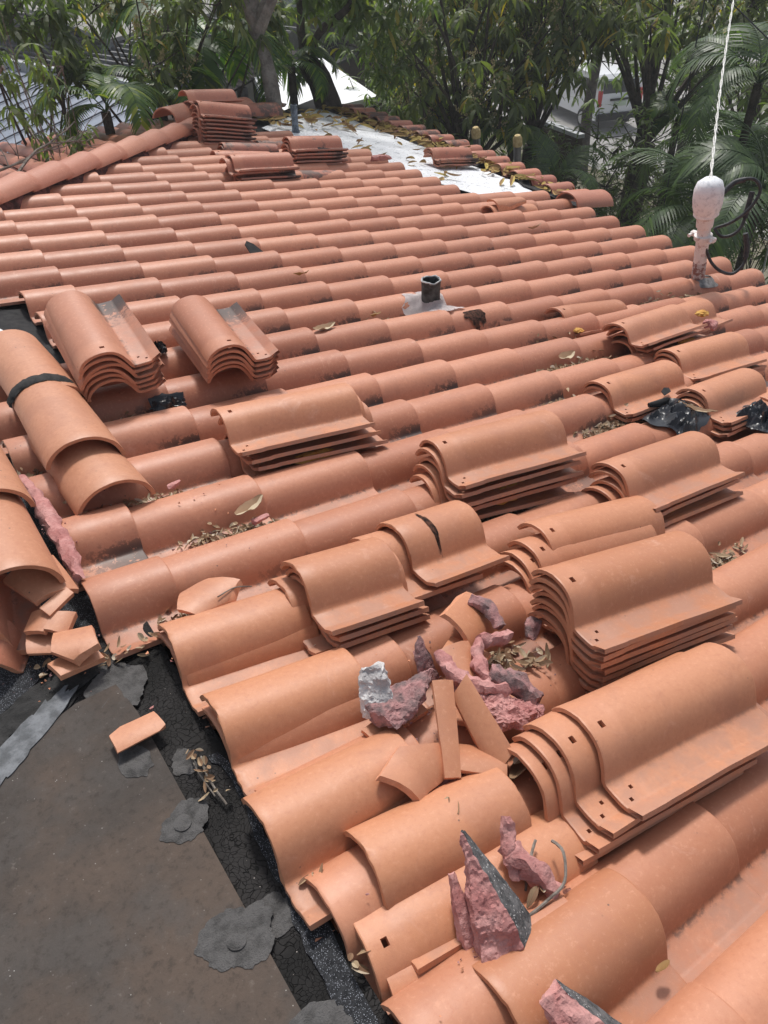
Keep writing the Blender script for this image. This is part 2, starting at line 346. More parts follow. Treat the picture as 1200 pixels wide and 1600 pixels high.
def fixn(bm): bmesh.ops.recalc_face_normals(bm, faces=bm.faces[:]); return bm
def mk_mesh(name, bm, mats):
    fixn(bm); me = bpy.data.meshes.new(name); bm.to_mesh(me); bm.free()
    for m in mats: me.materials.append(m)
    me.shade_smooth(); me.set_sharp_from_angle(angle=rad(40)); return me
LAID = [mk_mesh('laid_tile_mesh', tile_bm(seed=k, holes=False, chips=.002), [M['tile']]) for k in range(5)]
LOOSE = {k: [mk_mesh('loose_tile_mesh', tile_bm(seed=20+q, chips=.003, warp=.002), [M[k]]) for q in range(4)] for k in ('tile', 'loose', 'weathered', 'darktile')}
def meshobj(name, me, mw, parent=None):
    o = bpy.data.objects.new(name, me); COL.objects.link(o)
    if parent: o.parent = parent; o.matrix_local = Matrix.Translation(parent.location).inverted() @ mw
    else: o.matrix_world = mw
    return o
def cut(bm, co, no, fill=True, mat=None):
    geom = bm.verts[:]+bm.edges[:]+bm.faces[:]
    r = bmesh.ops.bisect_plane(bm, geom=geom, dist=1e-6, plane_co=co, plane_no=no, clear_outer=True)
    if fill:
        es = [e for e in bm.edges if e.is_boundary]
        if es:
            q = bmesh.ops.holes_fill(bm, edges=es, sides=0)
            if mat is not None:
                for f in q['faces']: f.material_index = mat

def drape(name, mw, x0, x1, w0, w1, mat, parent, lift=.0015, seed=0, jag=.35):
    """an irregular thin smear lying on a tile, outline ragged, following its profile"""
    def zp(w):
        for (a, z0), (b, z1) in zip(PROF, PROF[1:]):
            if a <= w <= b: return z0+(z1-z0)*(w-a)/max(1e-6, b-a)
        return PROF[0][1] if w < PROF[0][0] else PROF[-1][1]
    bm = bmesh.new(); nx, nw = 26, 30; V = {}
    for i in range(nx+1):
        for j in range(nw+1):
            u, v = i/nx*2-1, j/nw*2-1
            q = (u*u)**.8+(v*v)**.8*.9+jag*1.6*noise.noise((u*2.3+seed, v*2.3, seed))+jag*noise.noise((u*6+seed, v*6, 3))
            if q < .95:
                x = x0+(x1-x0)*i/nx; w = w0+(w1-w0)*j/nw; V[i, j] = bm.verts.new((x, -w, zp(w)+lift*(1-.5*max(0, q))))
    for i in range(nx):
        for j in range(nw):
            c = [V.get(k) for k in ((i, j), (i+1, j), (i+1, j+1), (i, j+1))]; c = [k for k in c if k]
            if len(c) >= 3: bm.faces.new(c)
    bmesh.ops.solidify(bm, geom=bm.faces[:], thickness=.0012); fixn(bm)
    me = bpy.data.meshes.new(name); bm.to_mesh(me); bm.free(); me.materials.append(mat); me.shade_smooth()
    o = bpy.data.objects.new(name, me); COL.objects.link(o); o.parent = parent
    o.matrix_local = mw if mw is not None else Matrix.Identity(4)
    return o

# ------------------------------------------------------------------ the house under the tiles
house = empty('tiled_house', (1.2, -1, -6.3), label='house with the big low pitched terracotta barrel tile roof half stripped for repair', cat='house')
A, B_ = .25, .38
DECK = -.118
def tilept(s, t, h, F=RF): return F @ Vector((s, t, h))
FLATZ = .185
# decks (black felt over boards)
bm = bmesh.new()
sheet(bm, [(-1.72, -7.5, DECK), (3.02, -7.5, DECK), (3.02, -.15, DECK), (3.30, -.10, DECK), (3.45, .45, DECK), (3.9, 1.6, DECK), (3.95, 5.4, DECK), (-1.72, -.16, DECK)], .03, RF)
obj('roof_deck', bm, M['felt'], house, False)
bm = bmesh.new()                                        # the hip face falling away behind
sheet(bm, [(-1.62, 1.62, DECK), (3.35, -2.1, DECK), (3.35, 5.2, DECK)], .03, BF)
obj('rear_roof_deck', bm, M['felt'], house, False)
bm = bmesh.new()
box(bm, (-.6, -1.55, -3.55), (6.6, 11.6, 5.9)); box(bm, (2.9, 2.2, -3.8), (1.2, 4.2, 5.5))
obj('wall', bm, M['stucco'], house, False)
bm = bmesh.new(); box(bm, (3.03, -3.9, -.17), (.03, 7.3, .15), RF); box(bm, (3.93, 3.4, -.19), (.03, 3.4, .09), RF)
obj('fascia', bm, M['trim'], house, False)
bm = bmesh.new()                                        # box gutter shadow line + white trim seen past the eave
box(bm, (3.5, -.17, -.15), (.9, .03, .12), RF); bm.free()

tr = {9: 8.93, 10: 9.90, 11: 10.86, 12: 11.90, 13: 12.93, 14: 13.90, 15: 14.88, 16: 15.68, 17: 16.70, 18: 17.68, 19: 18.6, 20: 19.6}
def rowt(i): return -A*tr.get(i, float(i))
def hroof(t):
    """height of the laid tile surface above/below the crest plane at a given t"""
    for i in range(-14, 21):
        w = -(t-rowt(i))
        if -.084 <= w < .166:
            for (w0, z0), (w1, z1) in zip(PROF, PROF[1:]):
                if w0 <= w <= w1: return z0+(z1-z0)*(w-w0)/max(1e-6, w1-w0)-.008
    return -.08
LOFF = {13: -.13, 14: -.02, 15: -.15, 16: -.05, 17: -.12, 18: -.02}
laid = []                                               # (lip_s, t, dh, yaw, x0)
rl = random.Random(3)
for i in range(-14, 21):
    t = rowt(i)
    for j in range(-5, 9):
        lip = j*B_
        lip += LOFF.get(i, 0)
        if i <= -2 and j > 6: continue
        if i < 0 and j > 8 or (i <= 0 and j > 8): continue
        x0 = 0.0; head = lip-LEN
        if lip < (-1.40 if i >= 13 else -1.60): continue
        if 4 <= i <= 6 and j <= -4: continue
        if head < -1.72: x0 = -1.72-head
        if 4 <= i <= 6 and j == -3: x0 = -1.36-head
        if i >= 13 and head < -1.62: x0 = -1.62-head
        # hip clip: keep when the middle lies on this side
        X = (lip-.2)*math.cos(TH)
        if t > X+HY+.12: continue
        if i <= -8 and lip > 2.2: continue
        if i <= -11 and lip > 1.75: continue
        laid.append([lip, t, i, j, x0])
holesset = {(0, 5), (12, 1)}
proj = []
camM = cam.matrix_world.inverted()
def pix(p):
    q = camM @ Vector(p)
    if q.z > -.1: return None
    return (600+1218.19*q.x/-q.z, 800-1218.19*q.y/-q.z, -q.z)
scored = []
for L_ in laid:
    lip, t, i, j, x0 = L_; q = pix(tilept(lip-.2, t, 0))
    vis = q and -120 < q[0] < 1320 and -60 < q[1] < 1720
    scored.append((q[2] if vis else 99, L_))
scored.sort(key=lambda a: a[0])
stuffbm = bmesh.new(); cnt = 0
def laid_mat(lip, t, x0, i, j):
    r = random.Random(i*100+j); tilt = math.degrees(math.asin(.0235/LEN))
    m = place(lip, t+r.uniform(-.004, .004), r.uniform(-.0015, .0015), r.uniform(-.7, .7), tilt+r.uniform(-.15, .15), r.uniform(-.8, .8))
    return m @ Matrix.Translation((-LEN, 0, 0))
HIPN = Vector((-1, 1, 0)).normalized()
for k, (d, (lip, t, i, j, x0)) in enumerate(scored):
    mw = laid_mat(lip, t, x0, i, j)
    nearhip = t+.2 > (lip-.47)*math.cos(TH)+HY-.1
    if d < 90 and cnt < 99:
        cnt += 1
        if x0 > 0 or nearhip:
            b = tile_bm(x0, LEN, seed=i*9+j, holes=False, chips=.003)
            o = meshobj('roof_tile', mk_mesh('cut_laid_tile_mesh', b, [M['tile']]), mw, house)
        else: o = meshobj('roof_tile', LAID[(i*3+j*5) % 5], mw, house)
    else:
        b = tile_bm(x0, LEN, seed=i*9+j, holes=False, rnd=random.Random(i*31+j*7).random(), mw=mw)
        if nearhip: cut(b, Vector((0, HY-.02, 0)), HIPN)
        fixn(b); me = bpy.data.meshes.new('tmp'); b.to_mesh(me); b.free(); stuffbm.from_mesh(me); bpy.data.meshes.remove(me)
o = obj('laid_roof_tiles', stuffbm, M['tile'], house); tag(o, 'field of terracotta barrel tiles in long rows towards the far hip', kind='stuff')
for (lip, i, xx, ww, mt, nm) in ((.76, 7, (.17, .31), (-.03, .085), 'soot', 'soot_stain'), (-.88, 17, (.06, .155), (-.075, .165), 'smearpink', 'mortar_smear')):
    drape(nm, Matrix.Translation(house.location).inverted() @ laid_mat(lip+LOFF.get(i, 0)*0, rowt(i), 0, i, 0), *xx, *ww, M[mt], house, .0016, seed=i)
# rear hip face tiles
sb = bmesh.new()
for i in range(-11, 10):
    t = i*A
    for j in range(0, 9):
        lip = .10+j*B_
        X = -t; Y = HY+lip*math.cos(TH)
        if Y < X+HY-.05 and Y-.45 < X+HY: 
            if Y < X+HY: continue
        if X < -1.7-(Y+.45): continue
        m = place(lip, t, 0, U(-.7, .7), 2.86, U(-.8, .8), BF) @ Matrix.Translation((-LEN, 0, 0))
        b = tile_bm(0, LEN, seed=i+j*13, holes=False, rnd=random.random(), mw=m)
        cut(b, Vector((0, HY+.03, 0)), -HIPN); fixn(b)
        me = bpy.data.meshes.new('tmp'); b.to_mesh(me); b.free(); sb.from_mesh(me); bpy.data.meshes.remove(me)
o = obj('rear_roof_tiles', sb, M['weathered'], house); tag(o, 'barrel tiles of the roof face falling away behind the hip', kind='stuff')

# ------------------------------------------------------------------ half round ridge caps
def cap_bm(L=.44, r0=.118, r1=.128, hgt=.78, thk=.013, rnd=0.0, x0=0.0):
    bm = bmesh.new(); uvl = bm.loops.layers.uv.new('TileMap'); ra = bm.verts.layers.float.new('rnd')
    xs = [x0, x0+.003, .1, .2, .3, L-.04, L-.003, L]; N = 22; inf = {}
    def ring(x, i, top):
        r = r0+(r1-r0)*x/L; out = []
        if not top: r -= thk
        for k in range(N+1):
            a = math.pi*(.04+.92*k/N); rr = r+.0015*noise.noise((x*6, k*.5, 2.2))
            e = -.0015 if (i in (0, len(xs)-1)) and top else 0
            v = bm.verts.new((x, -math.cos(a)*rr, (math.sin(a)*rr+e)*hgt)); inf[v] = (.2, .5); v[ra] = rnd; out.append(v)
        return out
    T = [ring(x, i, 1) for i, x in enumerate(xs)]; Bt = [ring(x, i, 0) for i, x in enumerate(xs)]
    for i in range(len(xs)-1):
        for k in range(N):
            bm.faces.new((T[i][k], T[i+1][k], T[i+1][k+1], T[i][k+1])); bm.faces.new((Bt[i][k], Bt[i][k+1], Bt[i+1][k+1], Bt[i+1][k]))
        bm.faces.new((T[i][0], Bt[i][0], Bt[i+1][0], T[i+1][0])); bm.faces.new((T[i][N], T[i+1][N], Bt[i+1][N], Bt[i][N]))
    for k in range(N):
        bm.faces.new((T[0][k], T[0][k+1], Bt[0][k+1], Bt[0][k])); bm.faces.new((T[-1][k], Bt[-1][k], Bt[-1][k+1], T[-1][k+1]))
    for f in bm.faces:
        for lp in f.loops: lp[uvl].uv = inf[lp.vert]
    return fixn(bm)
capme = mk_mesh('ridge_cap_mesh', cap_bm(), [M['cap']])
farcap = mk_mesh('hip_cap_mesh', cap_bm(.44, .102, .116, .80), [M['farcap']])
# far hip: caps stepping down the hip line, bedded in dark mortar
hipdir = Vector((1, 1, -math.tan(TH))).normalized()
def hipframe(d, lift):
    p = Vector((0, HY, 0))+hipdir*d+Vector((0, 0, lift)); x = hipdir; y = Vector((0, 0, 1)).cross(x).normalized(); z = x.cross(y)
    return Matrix(((x.x, y.x, z.x, p.x), (x.y, y.y, z.y, p.y), (x.z, y.z, z.z, p.z), (0, 0, 0, 1)))
for k in range(9):
    d = -2.1+k*.375
    meshobj('ridge_cap', farcap, hipframe(d, -.020) @ Matrix.Rotation(rad(U(-1.2, 1.2)), 4, 'Z') @ Matrix.Rotation(rad(-2.2), 4, 'Y'), house)
bm = bmesh.new()
pts = [Vector((0, HY, -.035))+hipdir*(-2.1+.1*k)-Vector((0,0,.02)) for k in range(36)]
tube(bm, pts, [.085*U(.85, 1.08) for _ in pts], 12, jag=.12); o = obj('hip_mortar', bm, M['mortar_hip'], house)

# ------------------------------------------------------------------ flat roof by the ridge
def blob(bm, cx, cy, rx, ry, z, th, rot=0, n=40, jag=.25, seed=0, mat=0):
    top = []; c = bm.verts.new((cx, cy, z+th)); rings = []
    for q in (.45, .8, 1.0):
        ring = []
        for k in range(n):
            a = 2*math.pi*k/n; ca, sa = math.cos(a), math.sin(a); j = 1+jag*(noise.noise((ca*1.1+seed, sa*1.1, seed*1.7))+.5*noise.noise((ca*2.6+seed, sa*2.6, 4))+.30*noise.noise((ca*6+seed, sa*6, 8))+.18*noise.noise((ca*14+seed, sa*14, 2)))
            x, y = math.cos(a)*rx*q*j, math.sin(a)*ry*q*j; xr, yr = x*math.cos(rot)-y*math.sin(rot), x*math.sin(rot)+y*math.cos(rot)
            zz = z+th*(1+.6*noise.noise((xr*50, yr*50, seed))) if q < .9 else z+th*.75
            ring.append(bm.verts.new((cx+xr, cy+yr, zz)))
        rings.append(ring)
    base = [bm.verts.new((v.co.x, v.co.y, z-.001)) for v in rings[-1]]; rings.append(base)
    for k in range(n):
        bm.faces.new((c, rings[0][k], rings[0][(k+1) % n]))
        for a in range(3): bm.faces.new((rings[a][k], rings[a+1][k], rings[a+1][(k+1) % n], rings[a][(k+1) % n]))
    for f in bm.faces: f.material_index = mat if f.material_index == 0 else f.material_index
bm = bmesh.new(); sheet(bm, [(-8, -9, FLATZ), (-1.60, -9, FLATZ), (-1.60, -2.2, FLATZ), (-8, -2.2, FLATZ)], .1)
obj('flat_roof', bm, M['crackle'], house, False)
def wavy(pts, amp, n=14, seed=0):
    out = []
    for a, b in zip(pts, pts[1:]+pts[:1]):
        for k in range(n):
            q = k/n; x, y = a[0]+(b[0]-a[0])*q, a[1]+(b[1]-a[1])*q
            w = amp*noise.noise((x*9+seed, y*9, seed))+amp*.5*noise.noise((x*30, y*30+seed, 2)); out.append((x+w, y+w*.6))
    return out
def wsheet(name, pts, z, th, mat, amp=.0, seed=0, n=14):
    bm = bmesh.new(); pp = wavy(pts, amp, n, seed) if amp else pts
    sheet(bm, [(x, y, z) for x, y in pp], th); return obj(name, bm, mat, house, False)
wsheet('granulated_felt', [(-1.635, -3.5), (-1.625, -3.62), (-1.635, -3.75), (-1.655, -3.9), (-1.66, -4.1), (-1.68, -4.5), (-1.61, -4.5), (-1.61, -3.5)], FLATZ+.004, .006, M['granule'], .02, 3)
wsheet('granulated_felt', [(-2.3, -2.4), (-1.66, -2.4), (-1.70, -3.06), (-1.80, -3.06), (-1.90, -3.12), (-2.3, -3.3)], FLATZ+.004, .006, M['granule'], .014, 5)
wsheet('flat_roof_membrane', [(-1.717, -3.32), (-1.712, -4.04), (-1.71, -5.5), (-6, -5.5), (-6, -3.5), (-2.1, -3.40), (-1.95, -3.26), (-1.82, -3.22), (-1.73, -3.22)], FLATZ+.010, .010, M['membrane'])
bm = bmesh.new(); blob(bm, -1.86, -3.165, .155, .055, FLATZ+.004, .0018, rad(20), jag=.45, seed=3, n=70); obj('tar_patch', bm, M['smeardark'], house)
bm = bmesh.new(); blob(bm, -1.725, -3.225, .06, .075, FLATZ+.008, .0018, 0, jag=.34, seed=5, n=70); obj('tar_patch', bm, M['smear'], house)
bm = bmesh.new(); blob(bm, -1.955, -3.265, .17, .034, FLATZ+.012, .0018, rad(38), jag=.4, seed=9, n=70); obj('sealant_streak', bm, M['smearpale'], house)
bm = bmesh.new(); blob(bm, -2.12, -3.30, .16, .10, FLATZ+.007, .0018, rad(30), jag=.4, seed=13, n=60); obj('tar_patch', bm, M['smeardark'], house)
for (x, y, r, sd) in ((-1.735, -3.615, .036, 21), (-1.745, -3.865, .05, 22)):
    bm = bmesh.new(); blob(bm, x, y, r*1.25, r*1.05, FLATZ+.010, .0018, 0, jag=.34, seed=sd, n=70)
    obj('tar_patch', bm, M['smear'], house)
    bm = bmesh.new(); blob(bm, x-.005, y, .017, .017, FLATZ+.013, .0018, 0, jag=.06, seed=sd, n=30); obj('fixing_disc', bm, M['smear'], house)
bm = bmesh.new(); blob(bm, -1.672, -3.86, .035, .04, FLATZ+.001, .0018, 0, jag=.34, seed=31, n=60); obj('tar_patch', bm, M['smear'], house)
bm = bmesh.new(); blob(bm, -1.685, -3.485, .026, .032, FLATZ+.001, .0018, 0, jag=.34, seed=33, n=60); obj('tar_patch', bm, M['smear'], house)
bm = bmesh.new(); blob(bm, -1.765, -3.43, .03, .045, FLATZ+.010, .0018, 0, jag=.34, seed=35, n=60); obj('tar_patch', bm, M['smear'], house)
bm = bmesh.new(); blob(bm, -1.71, -4.06, .06, .04, FLATZ+.010, .0018, 0, jag=.34, seed=37, n=60); obj('tar_patch', bm, M['smear'], house)

# stripped areas on the far slope: white underlayment and bare felt
def crumple(name, poly, h, mat, amp, cell=.06, seed=0, F=RF):
    xs = [p[0] for p in poly]; ys = [p[1] for p in poly]
    bm = bmesh.new(); nx = int((max(xs)-min(xs))/cell)+1; ny = int((max(ys)-min(ys))/cell)+1
    g = bmesh.ops.create_grid(bm, x_segments=nx, y_segments=ny, size=.5)
    for v in bm.verts: v.co.x = min(xs)+(v.co.x+.5)*(max(xs)-min(xs)); v.co.y = min(ys)+(v.co.y+.5)*(max(ys)-min(ys))
    n = len(poly); ar = sum(poly[k][0]*poly[(k+1) % n][1]-poly[(k+1) % n][0]*poly[k][1] for k in range(n))
    for k in range(n):
        a, b = Vector((*poly[k], 0)), Vector((*poly[(k+1) % n], 0)); d = b-a; no = Vector((d.y, -d.x, 0)).normalized()*(1 if ar > 0 else -1)
        bmesh.ops.bisect_plane(bm, geom=bm.verts[:]+bm.edges[:]+bm.faces[:], plane_co=a, plane_no=no, clear_outer=True)
    for v in bm.verts: v.co.z = h+amp*(noise.noise((v.co.x*5+seed, v.co.y*2.2, seed))+.5*noise.noise((v.co.x*17, v.co.y*9, seed)))
    r = bmesh.ops.solidify(bm, geom=bm.faces[:], thickness=.002)
    for v in bm.verts: v.co = F @ v.co
    return bm
bm = crumple('w', [(1.75, 3.05), (2.0, 2.3), (2.15, .1), (3.15, .2), (3.36, .9), (3.4, 4.55), (2.5, 3.68)], DECK+.022, 0, .007, seed=3)
obj('white_underlayment', bm, M['whitesheet'], house, ang=60)
bm = crumple('b', [(3.02, -.12), (3.32, -.10), (3.45, .5), (3.72, 1.7), (3.3, 1.7), (3.28, .75), (3.0, .2)], DECK+.034, 0, .003, seed=5)
obj('black_felt_strip', bm, M['felt'], house, ang=60)
bm = crumple('w2', [(-2.1, -1.85), (-1.33, -1.75), (-1.35, -.8), (-2.1, -.8)], DECK+.016, 0, .003, seed=8); obj('black_felt_strip', bm, M['felt'], house, ang=60)
bm = crumple('w3', [(-2.1, -1.75), (-1.50, -1.62), (-1.43, -1.38), (-1.50, -1.16), (-2.1, -1.05)], DECK+.028, 0, .006, seed=9); obj('white_underlayment', bm, M['whitesheet'], house, ang=60)

# eave starter tiles beyond the stripped strip, each still fixed
for k in range(17):
    t = .30+k*.25; s = 3.62+.28*min(1, k/8.)
    m = place(s, t, -.012, U(-3, 3), 2.5, U(-2, 2)) @ Matrix.Translation((-.30, 0, 0))
    b = tile_bm(.17, LEN, seed=k, holes=False, rnd=random.random())
    meshobj('eave_tile', mk_mesh('eave_tile_mesh', b, [M['darktile' if k > 7 and k % 3 else 'weathered']]), m @ Matrix.Translation((-.17, 0, 0)), house)
m = place(3.02, -.02, -.05, 0, 1, 0); o = meshobj('rake_cap', mk_mesh('rake_cap_mesh', cap_bm(.42, .13, .135, .8), [M['farcap']]), m, house)
o['label'] = 'wide half round tile closing the step in the eave'

# ------------------------------------------------------------------ loose and stacked tiles (each its own thing)
ORD = ['topmost', 'second from top', 'third from top', 'fourth from top', 'fifth from top', 'sixth from top', 'seventh from top', 'eighth from top', 'ninth from top', 'tenth from top']
def stack(s, t, h, yaw, n, where, kind='loose', pitch=0, roll=0, dz=.0215, ds=0, dt=0, jit=.009, L=LEN, extra='', group=None, dpitch=0, offs=None):
    rs = random.Random(int(s*1000)+n)
    if t > -3.1 and t < -1.9 and s > -1.25: s += .030
    elif t <= -3.1 and s > -1.4: s += .020; t -= .022
    for k in range(n):
        o_s, o_t = (offs[k] if offs else (ds*k, dt*k))
        m = place(s+o_s+rs.uniform(-jit, jit)*(k > 0), t+o_t+rs.uniform(-jit, jit)*.5*(k > 0), h-dz*k, yaw+rs.uniform(-1.5, 1.5)*(k > 0), pitch+rs.uniform(-.4, .4)*(k > 0)+dpitch*k, roll)
        o = meshobj('roof_tile', LOOSE[kind][(k+n) % 4], m)
        if n == 1: lab = where
        elif k == n-1: lab = 'bottom tile of ' + where
        else: lab = ORD[k] + ' tile in ' + where
        tag(o, lab, 'roof tile', group or 'loose terracotta tiles stacked on the roof')
SHORT = {L: [mk_mesh('short_tile_mesh', tile_bm(LEN-L, LEN, seed=50+q, holes=False, chips=.006, warp=.002), [M['loose']]) for q in range(3)] for L in (.26, .33)}
def short_tile(s, t, h, yaw, pitch, roll, L, label, q=0, group='tiles cut short from the course along the ridge'):
    s += .014; t -= .024
    m = place(s, t, h, yaw, pitch, roll) @ Matrix.Translation((-(LEN-L), 0, 0))
    return tag(meshobj('roof_tile', SHORT[L][q % 3], m), label, 'roof tile', group)
GS = 'loose terracotta tiles stacked on the roof'
stack(-1.385, -2.13, .195, 86, 6, 'the turned stack of six behind the tarred ridge tile', pitch=4, roll=-13, dt=.004, ds=.004, group=GS, jit=.012, kind='tile')
stack(-.985, -2.15, .172, 82.5, 5, 'the smaller turned stack of five right of the six-tile stack', pitch=.5, roll=-9, dt=.003, ds=.004, group=GS, jit=.012, kind='tile')
stack(-1.166, -2.455, .100, -4, 4, 'the fanned stack of four resting on orange foam, right of the ridge tiles', pitch=3.2, roll=-5, dz=.027, dpitch=-.5, group=GS, offs=[(0, 0), (.028, -.012), (.050, -.018), (.028, -.028)])
stack(-.665, -2.915, .122, -6, 5, 'the stack of five in the middle of the roof', pitch=4.5, roll=-6, dz=.027, dpitch=-.6, group=GS, offs=[(0, 0), (-.004, -.006), (-.012, -.012), (-.022, -.014), (-.030, -.020)])
stack(-.19, -3.225, .112, 0, 4, 'the stack of four with yellow foam poking out at the right', pitch=1.8, roll=-5, dz=.026, dpitch=-.4, group=GS, offs=[(0, 0), (.004, -.006), (-.004, -.02), (-.03, -.01)])
stack(.40, -2.685, .040, 1, 2, 'the pair carrying a torn black felt strip', pitch=2.5, roll=-4, group=GS)
stack(.70, -2.925, .068, 4, 3, 'the stack of three lying on the black plastic bag', pitch=0, roll=-2, group=GS, offs=[(0, 0), (.01, -.006), (-.02, -.012)])
stack(.955, -2.60, .067, -3, 3, 'the stack of three behind the black plastic bag', pitch=4, roll=-4, group=GS)
stack(.90, -2.315, .092, 3, 4, 'the sagging stack of four left of the pink lump at the right', pitch=4, roll=-12, dz=.028, group=GS, offs=[(0, 0), (.04, -.005), (.07, -.012), (.05, -.02)])
stack(1.36, -2.20, .03, 5, 1, 'tile leaning on the far end of the sagging four-tile stack', pitch=4, roll=-6, group='single loose tiles')
stack(.925, -1.93, .018, -2, 1, 'single loose tile lying alone in front of the mast, dry leaves under its left end', roll=-2, group='single loose tiles')
stack(1.10, -3.02, .006, 2, 2, 'the low pair at the right edge beside the black bag', roll=-3, pitch=2, group=GS)
stack(-.625, -3.35, .085, -3, 5, 'the stack of five leaning against the tall eight-tile stack', pitch=-3, roll=0, group=GS, offs=[(0, 0), (-.055, -.035), (-.09, -.035), (-.105, -.045), (-.10, -.05)])
stack(-.865, -3.615, .195, -5.4, 8, 'the tall stack of eight at the right', pitch=-.5, roll=-1, group=GS, jit=.008, dz=.0235, ds=.005, dt=-.001, kind='loose')
stack(-1.070, -3.915, .125, -4.0, 4, 'the nearest stack of four, at the lower right', pitch=0, roll=0, group=GS, offs=[(0, 0), (-.065, .010), (-.100, .012), (-.120, .014)])
# short tiles in the middle foreground
short_tile(-1.010, -3.195, .108, 1, -1, -5, .26, 'short tile with a black streak, furthest back of the short tile row')
stk = COL.objects[-1]; drape('tar_streak', None, LEN-.26+.088, LEN-.26+.108, -.04, .088, M['soot'], stk, .0025, 4, .30)
short_tile(-1.095, -3.190, .082, -1, -1, -5, .26, 'short tile tucked under the black streaked short tile', 1)
for k, lab in enumerate(('topmost short tile of the three nested in the middle foreground', 'second short tile of the three nested in the middle foreground', 'lowest short tile of the three nested in the middle foreground')):
    short_tile(-1.305+(-.016, -.0, .004)[k]*1, -3.222-.004*k, .105-.0225*k, -2, -1, -6, .26, lab, k)
short_tile(-1.340, -3.200, .035, -3, 0, -2, .33, 'short tile lying flat under the three nested short tiles', 1)
for k, (s, t, h, y, lab) in enumerate(((-1.635, -3.215, .018, -3, 'short tile at the head of its row, furthest back of the four edge tiles over the black tar'),
                                       (-1.640, -3.465, .030, -3, 'short tile with a dark stained pan, second back of the four edge tiles over the tar'),
                                       (-1.670, -3.725, .020, 0, 'short tile streaked white at its head beside the granulated felt'),
                                       (-1.545, -3.880, .024, -4, 'short tile with the tall pink and grey mortar wedges on its pan'))):
    short_tile(s, t, h, y, .5, 0, .33, lab, k)
for k, (s, t, h, y, lab) in enumerate(((-1.625, -3.235, -.012, -4, 'tile under the furthest back edge tile over the tar'),
                                       (-1.625, -3.49, -.004, -5, 'tile showing under the dark stained edge tile'),
                                       (-1.655, -3.74, -.012, -3, 'tile showing under the white streaked edge tile'))):
    short_tile(s, t, h, y, 1, 2, .33, lab, k+1)
stack(-1.600, -4.005, -.030, -6, 1, 'tile with a square nail hole below the mortar wedge tile, hanging over the felt', group='single loose tiles', pitch=3, roll=3)
short_tile(-1.490, -4.182, .010, 0, .5, 1, .33, 'short tile with dark specks across the bottom carrying a grey and pink chunk', 2)
# far stacks
stack(.55, .98, .115, -2, 5, 'the far stack of five, nearest of the four by the hip', 'weathered', pitch=2.5, roll=-2, dz=.026, group='far stacks of tiles', offs=[(0, 0), (-.03, .02), (.01, 0), (.0, 0), (.03, 0)])
stack(.86, 1.76, .041, -4, 2, 'the far pair with a black patch on its top', 'darktile', group='far stacks of tiles')
stack(.70, 1.56, .02, -4, 1, 'lone tile behind the far stack of five', 'weathered', group='far stacks of tiles')
stack(1.27, 1.45, .150, -2, 6, 'the far stack of six with a grey scrap in it', 'weathered', pitch=2, roll=-2, group='far stacks of tiles', jit=.015, dz=.027)
stack(.82, 2.15, .275, 2, 9, 'the tallest far stack of nine beside the hip peak', 'weathered', pitch=-3, roll=3, group='far stacks of tiles', jit=.016, dz=.029)
stack(.78, 2.33, .32, 8, 1, 'tile balanced crooked on top of the tallest far stack', 'weathered', group='far stacks of tiles', pitch=2, roll=-6)
stack(1.02, 1.0, -.002, 0, 1, 'blackened tile lying right of the far stack of five', 'darktile', group='far stacks of tiles')
stack(1.30, 2.0, .01, 0, 1, 'blackened tile at the foot of the tallest far stack', 'darktile', group='far stacks of tiles')
stack(2.83, 1.58, .052, 0, 3, 'the far stack of three standing on the white underlayment', 'weathered', pitch=1, roll=-2, group='far stacks of tiles', jit=.02)
stack(2.08, -.13, .010, 2, 1, 'tile with a pink scar under a broken tile, far right of the roof', group='single loose tiles', pitch=-1)
m = place(1.0, 2.72, .10, 15, 6, 0); tag(meshobj('ridge_tile', farcap, m), 'half round tile propped at the hip peak behind the tallest far stack', 'ridge tile', 'ridge tiles by the far peak')
for k, (s, t, h, y, lab) in enumerate(((1.62, 3.42, -.02, 25, 'hollow weathered ridge tile lying open end forward at the far peak'), (1.9, 3.5, -.05, 5, 'sooty half round tile right of the hollow one at the far peak'),
                                       (.72, 2.58, .03, 38, 'half round tile ending the hip below the tallest stack'))):
    c = mk_mesh('ridge_tile_mesh', cap_bm(.42, .12, .13, .95, rnd=.3*k), [M['darktile' if k == 1 else 'farcap']])
    tag(meshobj('ridge_tile', c, place(s, t, h, y, 0, 0)), lab, 'ridge tile', 'ridge tiles by the far peak')

